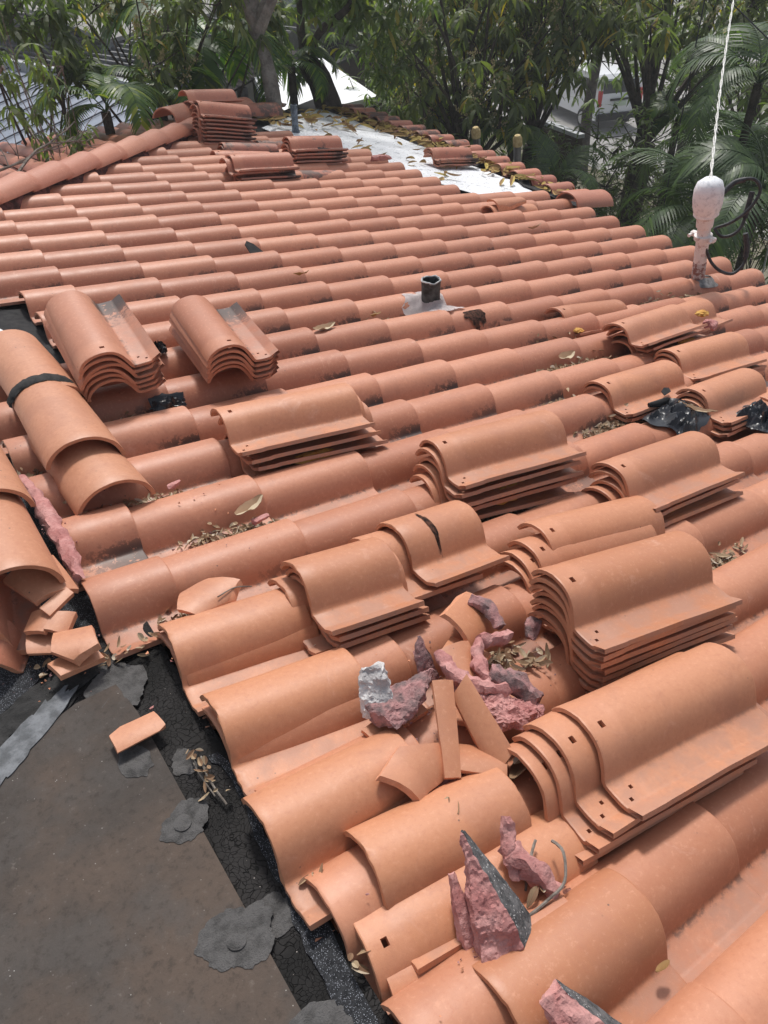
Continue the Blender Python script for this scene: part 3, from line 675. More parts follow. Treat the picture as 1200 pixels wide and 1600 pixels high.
# ------------------------------------------------------------------ near ridge tiles (loose)
def ridge(s, t, h, yaw, pitch, roll, label, L=.44, hg=.80, r=(.104, .114), x0=0, rnd=0):
    c = mk_mesh('ridge_tile_mesh', cap_bm(L, r[0], r[1], hg, rnd=rnd, x0=x0), [M['cap']])
    return tag(meshobj('ridge_tile', c, place(s, t, h, yaw, pitch, roll)), label, 'ridge tile', 'half round ridge tiles lying at the left edge')
ridge(-1.548, -1.60, .000, -88, 0, 0, 'half round ridge tile running out of frame left above the black tar band', L=.50, rnd=.1)
ro = ridge(-1.548, -2.045, .012, -91, 1, 0, 'half round ridge tile with a black tar band around it', L=.44, rnd=.5)
ridge(-1.555, -2.222, -.020, -87, -1, 3, 'half round ridge tile poking out beneath the tar banded one', L=.44, rnd=.8)
bm = bmesh.new()
for a, b_ in ((0, 1),):
    N = 40; R_ = []
    for q, x in enumerate((-.022, -.012, .004, .020, .030)):
        ring = []
        for k in range(N+1):
            a = math.pi*(.03+.94*k/N); rr = .111+(.004 if 0 < q < 4 else -.002)+.003*noise.noise((x*50, k*.6, 1)); xx = x+.007*noise.noise((k*.5, q, 7))
            ring.append(bm.verts.new((xx, -math.cos(a)*rr, math.sin(a)*rr*.79)))
        R_.append(ring)
    for q in range(4):
        for k in range(N): bm.faces.new((R_[q][k], R_[q+1][k], R_[q+1][k+1], R_[q][k+1]))
o = obj('tar_band', fixn(bm), M['smeardark']); o.parent = ro; o.matrix_parent_inverse = Matrix.Identity(4)
ridge(-1.850, -2.20, .016, -90, 0, 0, 'half round ridge tile at the left edge, further of the two beside the mortar bead', L=.44, rnd=.2)
ridge(-1.862, -2.51, .000, -91, 0, 0, 'half round ridge tile at the left edge sheltering a pile of broken tile', L=.44, rnd=.65)

# ------------------------------------------------------------------ shards of broken tile
def shard(s, t, h, yaw, pitch, roll, poly, label, thk=.0125, kind='loose', group='broken pieces of terracotta tile'):
    """poly: convex polygon in tile coordinates (x along, w across), cut from a whole tile"""
    cx = sum(p[0] for p in poly)/len(poly); cw = sum(p[1] for p in poly)/len(poly)
    bm = tile_bm(0, LEN, seed=int(abs(s*999)), holes=False, warp=.002, TH_=thk)
    n = len(poly); pts = [Vector((p[0], -p[1], 0)) for p in poly]
    ar = sum(pts[k].x*pts[(k+1) % n].y-pts[(k+1) % n].x*pts[k].y for k in range(n))
    for k in range(n):
        a, b = pts[k], pts[(k+1) % n]; d = b-a
        no = Vector((d.y, -d.x, U(-.25, .25)*d.length)).normalized()*(1 if ar > 0 else -1)
        no = Vector((d.y*(1 if ar > 0 else -1), -d.x*(1 if ar > 0 else -1), 0)).normalized()+Vector((0, 0, U(-.35, .35)))
        cut(bm, a, no.normalized(), True, 1)
    # centre on its own middle
    zc = sum(v.co.z for v in bm.verts)/max(1, len(bm.verts))
    bmesh.ops.triangulate(bm, faces=[f for f in bm.faces if len(f.verts) > 4])
    for v in bm.verts: v.co -= Vector((cx, -cw, zc)); v.co += Vector((noise.noise(v.co*90), noise.noise(v.co*90+Vector((9, 0, 0))), 0))*.0012
    fixn(bm); o = obj('tile_shard', bm, [M[kind], M['broken']], mw=place(s, t, h, yaw, pitch, roll))
    return tag(o, label, 'tile shard', group)
QB = lambda x0, x1, w0, w1, a=0, b=0: [(x0+a, w0), (x1, w0+b), (x1-a, w1), (x0, w1-b)]
shard(-.985, -3.545, .035, 20, -10, 25, [(.1, -.05), (.24, -.06), (.25, .03), (.19, .07), (.09, .05)], 'large curved shard leaning on the barrel above the pink mortar heap')
shard(-1.085, -3.645, .035, 70, 14, 8, [(.1, -.03), (.2, -.06), (.22, .045), (.16, .035), (.09, .05)], 'bright smooth shard framed by curved pink mortar strips')
shard(-1.245, -3.765, .045, 62, 22, 0, [(.1, -.018), (.30, -.024), (.30, .022), (.1, .014)], 'long narrow shard standing on edge like a plank')
shard(-1.345, -3.800, .020, 20, -4, 18, [(.02, -.04), (.10, -.05), (.17, .0), (.13, .055), (.05, .045)], 'fishtail shaped shard with a ragged nail hole')
shard(-1.170, -3.790, .040, 92, 18, -35, [(.08, -.06), (.26, -.04), (.28, .01), (.1, .0)], 'dark edged shard tilted beside the long narrow one')
shard(-1.214, -3.84, .005, -30, 0, -8, [(.1, -.05), (.22, -.03), (.2, .045), (.1, .03)], 'shard with a square nail hole under the tilted shards')
shard(-1.295, -3.66, -.012, 10, 0, 0, [(.1, -.02), (.25, -.025), (.25, .03), (.1, .02)], 'thin shard lying under the sooty mortar slab')
shard(-1.395, -3.815, -.052, 14, 3, -3, [(.1, .0), (.27, -.01), (.26, .05), (.1, .045)], 'flat shard in the gutter behind the mortar wedge tile')
shard(-1.490, -3.135, .000, 14, 4, -12, [(.1, .01), (.16, -.07), (.22, -.05), (.27, .03), (.2, .055), (.12, .05)], 'pointed shard resting in the valley with a twig across it')
shard(-1.795, -3.120, -.030, -20, 6, 2, [(.1, -.04), (.18, -.05), (.2, .02), (.14, .045), (.1, .02)], 'palest shard at the front of the pile under the ridge tile')
shard(-1.800, -3.140, -.062, 15, 0, 0, [(.1, -.03), (.2, -.04), (.2, .03), (.1, .02)], 'shard half hidden beneath the palest one')
shard(-1.838, -3.010, -.035, 50, 10, -20, [(.1, -.02), (.16, -.03), (.17, .03), (.1, .03)], 'small upright shard in the pile beside the granulated felt')
shard(-1.842, -3.050, -.066, -15, 0, 5, [(.1, -.04), (.18, -.03), (.17, .04), (.1, .03)], 'flat shard on the felt at the left of the pile')
shard(-1.790, -2.990, -.010, 25, 5, 10, [(.1, -.012), (.18, -.02), (.18, .01), (.1, .02)], 'splinter wedged at the edge of the laid tile')
shard(-1.800, -3.040, -.030, 40, 12, 10, [(.1, -.02), (.15, -.025), (.17, .02), (.11, .03)], 'wedge shaped shard between pile and laid tile')
shard(-1.880, -2.900, -.060, 78, 8, 4, [(.1, .02), (.30, .02), (.30, .14), (.1, .14)], 'ribbed slab of tile standing in the dark under the ridge tile', kind='weathered')
shard(-1.925, -3.010, -.080, 60, 2, 0, [(.1, .0), (.25, -.02), (.24, .1), (.12, .1)], 'flat broken pan at the left frame edge on the felt', kind='weathered')
shard(-1.800, -2.915, .004, -75, -15, 0, [(.1, -.07), (.22, -.06), (.2, .05), (.1, .07)], 'curved shard hanging inside the open end of the ridge tile')
shard(-1.748, -3.385, FLATZ*0-.070, -4, 9.5, 0, [(.1, -.02), (.13, -.034), (.2, -.036), (.21, .012), (.19, .022), (.105, .028)], 'lone flat shard lying on the tar seam of the flat roof', thk=.007)
shard(-1.545, -4.100, -.075, -12, 2, 0, [(.1, .0), (.2, .0), (.2, .075), (.1, .07)], 'blunt shard below the mortar wedge tile at the bottom', kind='loose')
shard(2.26, -.12, .030, 2, 1, -5, [(.05, -.05), (.33, -.06), (.36, .05), (.20, .07), (.05, .055)], 'broken tile lying on the pink scarred one, far right')
shard(-1.05, -3.60, .02, 120, 0, 10, [(.1, -.03), (.2, -.04), (.2, .04), (.1, .03)], 'shard tucked under the bright smooth shard')
shard(-1.16, -3.70, .0, 60, 0, 10, [(.1, -.03), (.2, -.04), (.2, .04), (.1, .03)], 'shard between the two leaning shards and the mortar heap')

# ------------------------------------------------------------------ mortar chunks
def chunk(s, t, h, yaw, pitch, roll, dims, label, seed, pointy=.0, grey=False, mats=None, group='lumps of broken pink bedding mortar', rough=.16, curve=0.0, verts=None):
    rs = random.Random(seed); bm = bmesh.new()
    for p in (verts or ()): bm.verts.new(p)
    for k in range(0 if verts else 24):
        v = Vector((rs.gauss(0, 1), rs.gauss(0, 1), rs.gauss(0, 1))).normalized(); x, y, z = v.x, v.y, v.z
        x = max(-.85, min(.85, x*1.2)); y = max(-.8, min(.8, y*1.2)); z = max(-.8, min(.8, z*1.2))
        q = 1-pointy*(x+.85)/1.7
        bm.verts.new((x*dims[0]*.5, y*dims[1]*.5*q, z*dims[2]*.5*q))
    r = bmesh.ops.convex_hull(bm, input=bm.verts[:]); bmesh.ops.delete(bm, geom=list({g for g in r['geom_interior'] if isinstance(g, bmesh.types.BMVert)}), context='VERTS')
    bmesh.ops.triangulate(bm, faces=bm.faces[:])
    for _ in range(5):
        long_ = [e for e in bm.edges if e.calc_length() > (.0065 if max(dims) < .25 else .011)]
        if not long_: break
        bmesh.ops.subdivide_edges(bm, edges=long_, cuts=1); bmesh.ops.triangulate(bm, faces=bm.faces[:])
    bm.normal_update(); sc = min(dims); g0 = {}
    for f in bm.faces: 
        if grey and f.normal.y < -.3: f.material_index = 1
    for v in bm.verts:
        p = v.co*34+Vector((seed, 0, 0)); d = noise.noise(p)*.5+noise.noise(p*2.3)*.35+noise.noise(p*5)*.28+noise.noise(p*11)*.12
        gr = .25 if grey and v.normal.y < -.3 else 1.0
        d2 = noise.noise(v.co*14+Vector((0, seed, 0)))
        g0[v] = v.normal*(d+d2*.6)*sc*rough*gr*1.25
    for v, d in g0.items():
        v.co += d
        if curve: v.co.z -= curve*(v.co.x/dims[0]*2)**2
    fixn(bm); o = obj('mortar_chunk', bm, mats or ([M['mortar'], M['mortar_grey']] if grey else [M['mortar']]), mw=place(s, t, h, yaw, pitch, roll), ang=28)
    return tag(o, label, 'mortar chunk', group)
MD = [M['mortar_dark']]
chunk(-1.262, -3.640, .038, 22, 5, -10, (.21, .13, .055), 'big flat mortar slab with a sooty grey face beside the white lump', 2, .45, mats=[M['mortar_dark'], M['mortar']])
chunk(-1.172, -3.590, .045, 90, 55, 0, (.13, .075, .03), 'pointed mortar flake standing upright behind the sooty slab', 5, .75, mats=MD)
chunk(-1.322, -3.615, .050, 75, 48, -20, (.12, .10, .055), 'white lime crusted lump next to the sooty slab', 8, .25, mats=[M['mortar_white']], group='odd mortar lumps')
chunk(-1.095, -3.785, .025, -35, 0, 0, (.19, .10, .08), 'knobbly lilac pink mortar mass in the middle of the heap', 11, .3)
chunk(-.835, -3.600, .005, 30, 10, 10, (.08, .06, .035), 'dark plum coloured mortar piece against the leaning stack', 14, .3, mats=MD)
chunk(-1.255, -3.835, -.030, 10, 0, 0, (.13, .06, .025), 'flat coral pink mortar flake above the wedge tile', 17, .2)
chunk(-1.130, -3.660, .03, 60, 15, 0, (.09, .05, .03), 'pink block behind the curved mortar strip', 19, .2)
chunk(-1.385, -4.080, .018, 82, 48, 0, (.235, .105, .075), 'tall mortar wedge standing on its broad end with a grey gritty side', 23, .75, grey=True, rough=.11, verts=[(-.12, .065, .030), (-.135, -.02, .055), (-.120, -.095, .005), (-.11, .06, -.03), (-.11, -.08, -.03), (.13, .040, .005), (.125, .024, -.012), (.0, .060, .030), (0, .010, .050), (0, -.038, .0), (0, -.02, -.03)])
chunk(-1.440, -4.060, -.005, 84, 42, 0, (.155, .045, .035), 'slim pink mortar stick left of the tall wedge', 29, .35)
chunk(-1.395, -4.285, .004, 110, 35, 0, (.13, .065, .045), 'grey faced mortar chunk cut off by the bottom edge', 31, .5, grey=True, verts=[(-.09, .045, .02), (-.09, -.01, .045), (-.09, -.07, .0), (-.07, .04, -.03), (.07, .035, .0), (.065, .0, .02), (.06, -.02, -.01), (.0, .04, .02), (0, .0, .045), (0, -.04, -.0)])
chunk(1.62, -2.375, .030, 20, 0, 0, (.09, .08, .05), 'bright pink mortar lump wedged in the sagging stack', 37, .1)
chunk(-1.192, -2.860, -.035, 20, 0, 0, (.075, .03, .022), 'small pink mortar finger in the leafy valley at left', 41, .3)
chunk(-1.345, -2.600, -.035, 20, 0, 0, (.06, .025, .02), 'small pink mortar crumb right of the lowest ridge tile', 43, .3)
chunk(2.12, 1.33, .02, 10, 0, 0, (.26, .12, .06), 'pink mortar left on tiles beside the white underlayment', 47, .1)
chunk(1.50, 3.30, .0, 10, 0, 0, (.26, .15, .12), 'pink mortar heap left of the hollow ridge tile at the peak', 51, .1)
def strip(pts, r, label, seed, flat=.6, dark=False):
    bm = bmesh.new(); P = []
    for k in range(len(pts)-1):
        for q in range(5):
            a = Vector(pts[k]).lerp(Vector(pts[k+1]), q/5); P.append(a)
    P.append(Vector(pts[-1]))
    for _ in range(3): P = [P[0]]+[(P[k-1]+P[k]*2+P[k+1])/4 for k in range(1, len(P)-1)]+[P[-1]]
    W_ = [RF @ p for p in P]; n = len(W_)
    tube(bm, W_, [r*(.5+.6*math.sin(math.pi*min(1, (k+2)/(n+3))))*U(.85, 1.15) for k in range(n)], 10, jag=.0)
    bmesh.ops.subdivide_edges(bm, edges=bm.edges[:], cuts=1)
    for v in bm.verts: v.co += v.normal*0+Vector((noise.noise(v.co*60), noise.noise(v.co*60+Vector((5, 5, 5))), noise.noise(v.co*60+Vector((0, 9, 0)))))*r*.45
    return tag(obj('mortar_strip', fixn(bm), M['mortar_dark'] if dark else M['mortar']), label, 'mortar strip', 'curved strips of pink mortar')
strip([(-1.140, -3.60, .065), (-1.150, -3.655, .055), (-1.135, -3.70, .055), (-1.10, -3.735, .055), (-1.06, -3.755, .055)], .017, 'long curved mortar strip sweeping across the heap', 1)
strip([(-1.03, -3.61, .06), (-1.065, -3.645, .055), (-1.085, -3.69, .05), (-1.08, -3.74, .045)], .016, 'hooked mortar strip right of the bright smooth shard', 2)
strip([(-1.03, -3.61, .06), (-.98, -3.625, .055), (-.94, -3.62, .045)], .016, 'mortar strip reaching towards the leaning stack', 3)
strip([(-1.075, -3.70, .06), (-1.04, -3.755, .06), (-1.02, -3.80, .035)], .023, 'dark edged mortar strip at the right end of the heap', 4, dark=True)
strip([(-.965, -3.50, .07), (-.945, -3.55, .075), (-.955, -3.60, .06)], .017, 'arched sooty mortar strip across the large curved shard', 5, dark=True)
strip([(-1.285, -3.985, .060), (-1.305, -4.025, .020), (-1.310, -4.06, -.01)], .014, 'thin upright mortar sliver right of the tall wedge', 6)
strip([(-1.305, -4.01, .02), (-1.288, -4.06, .01), (-1.262, -4.115, -.02)], .021, 'curved coral mortar sliver behind the twigs', 7)
strip([(-1.722, -2.42, -.02), (-1.715, -2.55, -.01), (-1.712, -2.70, -.015), (-1.712, -2.82, -.01), (-1.722, -2.93, -.01)], .021, 'long mortar bead along the right side of the left ridge tiles', 8)
for k, pp in enumerate([[(-1.79, -2.44, -.01), (-1.76, -2.52, -.01)], ]):
    strip(pp, .016, 'short mortar bead between the two ridge tiles at the left edge', 9)

# ------------------------------------------------------------------ adhesive foam lumps
def foam(s, t, h, yaw, d, label, seed):
    bm = bmesh.new(); bmesh.ops.create_icosphere(bm, subdivisions=4, radius=.5)
    for v in bm.verts: v.co = Vector((v.co.x*d[0], v.co.y*d[1], v.co.z*d[2]))*(1+.30*noise.noise(v.co*5+Vector((seed, 0, 0)))+.10*noise.noise(v.co*16))
    tag(obj('foam_lump', bm, M['foam'], mw=place(s, t, h, yaw)), label, 'foam', 'lumps of yellow adhesive foam')
foam(-.880, -2.645, -.022, 0, (.16, .06, .035), 'orange foam lump under the fanned stack of four', 1)
foam(.045, -3.385, .015, 0, (.13, .045, .034), 'bright yellow foam lump in the stack right of centre', 2)
foam(.000, -3.390, -.014, 0, (.12, .045, .026), 'dull foam lump below the bright yellow one', 3)
foam(-.395, -3.080, .030, 0, (.13, .04, .022), 'upper foam lump in the middle stack of five', 4)
foam(-.43, -3.085, .006, 0, (.13, .04, .022), 'lower foam lump in the middle stack of five', 5)
foam(-.47, -3.095, -.020, 0, (.13, .05, .024), 'lowest foam lump beneath the middle stack of five', 6)
foam(1.32, -2.465, .012, 0, (.15, .05, .022), 'foam strip in the sagging four-tile stack', 7)
foam(1.64, -2.30, .055, 0, (.09, .05, .03), 'foam cap on the bright pink mortar lump', 8)
foam(.98, -2.07, -.045, 0, (.06, .05, .02), 'foam blob under the single loose tile by the mast', 9)
foam(-1.42, -3.99, -.055, 0, (.10, .05, .03), 'brown foam lump in the gap behind the edge tiles', 10)

# ------------------------------------------------------------------ small black things
bm = bmesh.new(); sheet(bm, [(-.045, -.05, 0), (.05, -.04, 0), (.03, .02, 0), (.0, .05, 0), (-.03, .03, 0)], .004)
tag(obj('felt_scrap', bm, M['felt'], None, False, mw=place(-.10, -.66, .0, 20, 0, 30)), 'pointed black felt scrap standing among the far laid rows', 'felt scrap')
bm = bmesh.new(); tube(bm, [place(.545, -2.855, .0) @ Vector(p) for p in ((0, 0, 0), (.05, -.012, .004), (.1, -.006, .006), (.14, .0, .0))], [.008, .014, .013, .006], 8, jag=.2)
for v in bm.verts: pass
tag(obj('felt_scrap', bm, M['felt']), 'torn black felt strip lying on the pair of tiles near the plastic bag', 'felt scrap')
bm = bmesh.new(); sheet(bm, [(-.04, -.012, 0), (.02, -.018, .004), (.045, 0, 0), (.01, .014, .002), (-.03, .01, 0)], .003)
tag(obj('felt_scrap', bm, M['felt'], None, False, mw=place(.72, -2.80, .008, 20, 0, 20)), 'small leaf shaped felt scrap beside the torn strip', 'felt scrap')
bm = bmesh.new(); sheet(bm, [(-.06, -.035, 0), (.05, -.03, 0), (.06, .01, 0), (-.05, .02, 0)], .004)
tag(obj('felt_scrap', bm, M['smear'], None, False, mw=place(1.52, 1.285, .09, 0, 0, 55)), 'grey scrap hanging over the side of the far stack of six', 'felt scrap')
def bag(s, t, h, dims, label, seed, yaw=0):
    bm = bmesh.new(); bmesh.ops.create_grid(bm, x_segments=46, y_segments=34, size=.5)
    for v in bm.verts:
        x, y = v.co.x*2*.5, v.co.y*2*.5; p = Vector((x*3.2+seed, y*3.2, seed)); a = math.atan2(y, x); r = math.hypot(x, y)*2
        k = 1+.25*noise.noise((math.cos(a)*1.6+seed, math.sin(a)*1.6, 2)); edge = max(0, 1-max(abs(x), abs(y))*2)
        rid = (1-abs(noise.noise(p))*2.2)*.5+(1-abs(noise.noise(p*2.1+Vector((0, 0, 5))))*2.2)*.28
        z = dims[2]*(rid-.25)*min(1, .25+edge*2.2)+dims[2]*.5*edge
        X = x*dims[0]*k+.015*noise.noise(p*1.3); Y = y*dims[1]*k+.015*noise.noise(p*1.3+Vector((7, 7, 7)))
        v.co = Vector((X, Y, z))
    m = place(s, t, h, yaw)
    for v in bm.verts:
        v.co = m @ v.co; q = RF.inverted() @ v.co; lo = max(hroof(q.y-.025), hroof(q.y), hroof(q.y+.025))+.004
        if q.z < lo: q.z = lo; v.co = RF @ q
    bmesh.ops.solidify(bm, geom=bm.faces[:], thickness=.0006)
    tag(obj('plastic_bag', bm, M['bag'], ang=22), label, 'plastic bag')
bag(.60, -2.960, -.03, (.30, .20, .085), 'crumpled black plastic bag under the left end of a stack of three', 3, 20)
bag(.96, -3.105, -.02, (.26, .15, .075), 'black plastic bundle at the right edge of the picture', 9, 10)
bag(-1.16, -2.10, -.045, (.13, .05, .03), 'dark crumpled plastic scrap between the two turned stacks', 12, 5)
bag(-1.06, -1.76, .0, (.06, .05, .05), 'black scrap behind the turned stack of six', 15)

# ------------------------------------------------------------------ vent pipe
v0 = RF @ Vector((.405, -1.60, -.05)); vent = empty('vent_pipe', v0, label='short black vent pipe with a jagged rim in pale mortar', cat='vent pipe')
bm = bmesh.new(); N = 28; R0 = .046; R1 = .040; top = []
rings = []
for r_, z_, jag in ((R0, -.03, 0), (R0, .10, 0), (R0+.002, .15, 1), (R1, .15, 1), (R1, .03, 0)):
    rings.append([bm.verts.new((v0.x+math.cos(2*math.pi*k/N)*r_*(1+.02*jag*math.sin(k*1.7)), v0.y+math.sin(2*math.pi*k/N)*r_, v0.z+z_+jag*.005*(noise.noise((k*.8, 1, 3))+.6*math.sin(k*.9)))) for k in range(N)])
for a in range(4):
    for k in range(N): bm.faces.new((rings[a][k], rings[a][(k+1) % N], rings[a+1][(k+1) % N], rings[a+1][k]))
bm.faces.new(rings[4]); obj('pipe', fixn(bm), M['blackpipe'], vent)
bm = bmesh.new(); tube(bm, [(v0.x+math.cos(2*math.pi*k/N)*R0, v0.y+math.sin(2*math.pi*k/N)*R0, v0.z+.153+.005*(noise.noise((k*.8, 1, 3))+.6*math.sin(k*.9))) for k in range(N+1)], .0042, 6, jag=.3); obj('pipe_rim', bm, M['lead'], vent)
bm = bmesh.new(); rings = []
for q in range(9):
    f = q/8; ring = []
    for k in range(44):
        a = 2*math.pi*k/44; jj = 1+.30*f*noise.noise((math.cos(a)*2, math.sin(a)*2, 1.1))+.18*f*noise.noise((math.cos(a)*7, math.sin(a)*7, 5))
        r = (.047+.088*f**1.3)*jj; tt_ = -1.61+math.sin(a)*r; hr = sum(hroof(tt_+q_*.018) for q_ in (-2, -1, 0, 1, 2))/5
        p = RF @ Vector((.405+math.cos(a)*r*1.05, tt_, max(hr, hroof(tt_))+.007+.075*(1-f)**2.2+.004*noise.noise((a*5, f*6, 2)))); ring.append(bm.verts.new(p))
    rings.append(ring)
for a in range(8):
    for k in range(44): bm.faces.new((rings[a][k], rings[a+1][k], rings[a+1][(k+1) % 44], rings[a][(k+1) % 44]))
bmesh.ops.solidify(bm, geom=bm.faces[:], thickness=.006); obj('mortar_collar', fixn(bm), M['flash'], vent)

# ------------------------------------------------------------------ service mast with weatherhead
b0 = RF @ Vector((2.43, -1.74, -.07)); mast = empty('service_mast', b0, label='leaning white painted service mast with a bulbous weatherhead and cable loops', cat='mast')
top_off = Vector((-.118, 0, .60)); ax = top_off.normalized()
def mp(d, l=0): return b0+ax*d
Q = ax.to_track_quat('Z', 'Y').to_matrix().to_4x4()
def lathe(bm, prof, mw, seg=26, jag=0):
    rings = [[bm.verts.new(mw @ Vector((math.cos(2*math.pi*k/seg)*r, math.sin(2*math.pi*k/seg)*r, z))) for k in range(seg)] for r, z in prof]
    for a in range(len(rings)-1):
        for k in range(seg): bm.faces.new((rings[a][k], rings[a][(k+1) % seg], rings[a+1][(k+1) % seg], rings[a+1][k]))
    bm.faces.new(rings[0][::-1]); bm.faces.new(rings[-1])
MM = Matrix.Translation(b0) @ Q
bm = bmesh.new(); lathe(bm, [(.0395, -.02), (.0395, .175), (.0375, .18), (.0375, .2)], MM); obj('mast_foot', bm, M['mastred'], mast)
bm = bmesh.new(); lathe(bm, [(.038, .17), (.038, .47)], MM); obj('pole', bm, M['mastpaint'], mast)
bm = bmesh.new(); lathe(bm, [(.042, .40), (.047, .405), (.049, .43), (.050, .462), (.044, .466)], MM); obj('collar', bm, M['mastpaint'], mast)
bm = bmesh.new(); lathe(bm, [(.045, .325), (.052, .327), (.052, .352), (.045, .354)], MM)
for sx in (-1, 1): box(bm, (sx*.066, 0, .34), (.034, .030, .026), MM, bev=.003)
cl = obj('clamp', bm, M['mastpaint'], mast)
for sx in (-1, 1):
    bm = bmesh.new(); lathe(bm, [(.010, -.03), (.010, .03)], MM @ Matrix.Translation((sx*.072, -.01, .34)) @ Matrix.Rotation(rad(90), 4, 'X'), 8); o = obj('bolt', bm, M['mastpaint'], cl)
bm = bmesh.new()
prof = [(.052, .470), (.064, .474), (.070, .482), (.068, .492), (.070, .500), (.078, .53), (.082, .575), (.080, .625), (.067, .665), (.040, .687), (.010, .692)]
seg = 40; rings = []
for r, z in prof:
    rings.append([bm.verts.new(MM @ Vector((math.cos(2*math.pi*k/seg)*r*(1+(.035*abs(math.sin(k*math.pi/5))**3 if z > .48 else 0)), math.sin(2*math.pi*k/seg)*r*1.05, z))) for k in range(seg)])
for a in range(len(rings)-1):
    for k in range(seg): bm.faces.new((rings[a][k], rings[a][(k+1) % seg], rings[a+1][(k+1) % seg], rings[a+1][k]))
bm.faces.new(rings[0][::-1]); bm.faces.new(rings[-1]); obj('weatherhead', bm, M['headpaint'], mast)
bm = bmesh.new()
r2 = []
for q, (r, z) in enumerate(((.05, .035), (.085, .012), (.125, -.002), (.135, -.012))):
    r2.append([bm.verts.new(place(2.43+.02, -1.76, -.03) @ Vector((math.cos(k*.314)*r*(1+.15*noise.noise((k*.7, q, 1))), math.sin(k*.314)*r*.55, z))) for k in range(20)])
for a in range(3):
    for k in range(20): bm.faces.new((r2[a][k], r2[a+1][k], r2[a+1][(k+1) % 20], r2[a][(k+1) % 20]))
bmesh.ops.solidify(bm, geom=bm.faces[:], thickness=.006); obj('base_flashing', fixn(bm), M['lead'], mast)
# camera-side axes of the mast used only as real directions: right = east-ish, up = vertical
ER = Vector((.823, -.568, 0)).normalized(); EU = Vector((0, 0, 1))
hb = mp(.5)
def cb(x, y, z=0): return hb+ER*x+EU*y+Vector((-.5, -.6, 0))*z
loops = [[(.07, .10, 0), (.13, .155, -.02), (.22, .175, .0), (.27, .12, .03), (.235, .02, .04), (.16, -.06, .02), (.08, -.10, 0)],
         [(.07, -.10, 0), (.12, -.145, .02), (.185, -.13, .03), (.225, -.08, .02), (.235, .01, .0), (.24, .10, -.02)],
         [(.05, -.22, 0), (.10, -.30, .02), (.17, -.355, .03), (.25, -.37, .03), (.30, -.31, .02), (.30, -.23, .0), (.27, -.14, -.02)]]
def smooth(P, it=2, sub=5):
    P = [Vector(p) for p in P]; out = []
    for k in range(len(P)-1):
        p0, p1, p2, p3 = P[max(k-1, 0)], P[k], P[k+1], P[min(k+2, len(P)-1)]
        for q in range(sub):
            u = q/sub; out.append(.5*((2*p1)+(-p0+p2)*u+(2*p0-5*p1+4*p2-p3)*u*u+(-p0+3*p1-3*p2+p3)*u**3))
    out.append(P[-1]); return out
for k, lp in enumerate(loops):
    bm = bmesh.new(); tube(bm, smooth([cb(*p) for p in lp]), .0095, 10); c = obj('cable_loop', bm, M['cable'], mast)
    bm = bmesh.new(); e = smooth([cb(*p) for p in (lp[:3] if k == 0 else lp[-3:])], sub=4)
    tube(bm, e[(0 if k == 0 else -7):(7 if k == 0 else None)], .0155, 10); o = obj('splice_sleeve', bm, M['cable'], c)
# twisted aluminium drop wire rising to the street
we = Vector((5.54, .68, .74)); ws = mp(.69); bm = bmesh.new(); n = 150
d = we-ws; side = d.cross(Vector((0, 0, 1))).normalized(); up = side.cross(d).normalized()
for ph in (0, math.pi):
    pts = []
    for k in range(n+1):
        u = k/n; c = ws+d*u+Vector((0, 0, -.12*math.sin(math.pi*u))); a = u*55+ph
        pts.append(c+side*math.cos(a)*.0055+up*math.sin(a)*.0055)
    tube(bm, pts, .0048, 6)
tag(obj('drop_wire', bm, M['wire']), 'twisted bare wire climbing from the weatherhead out of the top of the picture', 'wire')
for k, (a, b) in enumerate((((7.1, .7, .4), (6.1, -.2, -3.2)), ((7.13, .74, .4), (6.13, -.18, -3.2)), ((6.3, 1.55, 1.5), (6.15, 1.35, -3.8)))):
    bm = bmesh.new(); tube(bm, [a, b], .007, 6); tag(obj('guy_wire', bm, M['wire' if k < 2 else 'cable']), ('left strand of the sloping wire pair in front of the palms', 'right strand of the sloping wire pair in front of the palms', 'thin dark wire hanging beyond the eave')[k], 'wire')
bm = bmesh.new(); tube(bm, smooth([(5.0, .9, .95), (6.3, -.2, -.2), (7.4, -1.3, -.9)]), .006, 6); tag(obj('guy_wire', bm, M['cable']), 'dark wire sloping down to the right behind the weatherhead', 'wire')

# small lead pipe on the white strip
p0 = RF @ Vector((2.22, 2.95, -.09)); bm = bmesh.new()
rings = [[bm.verts.new((p0.x+math.cos(k*math.pi/5)*r*(1+.2*noise.noise((k, z*9, 1))), p0.y+math.sin(k*math.pi/5)*r, p0.z+z+(.02*noise.noise((k*1.3, 5, 1)) if z > .2 else 0))) for k in range(10)] for r, z in ((.045, 0), (.034, .02), (.032, .12), (.036, .24), (.027, .245), (.025, .1))]
for a in range(5):
    for k in range(10): bm.faces.new((rings[a][k], rings[a][(k+1) % 10], rings[a+1][(k+1) % 10], rings[a+1][k]))
bm.faces.new(rings[-1]); tag(obj('vent_pipe', fixn(bm), M['bluepaint']), 'narrow blue grey pipe stub standing on the white underlayment', 'vent pipe')

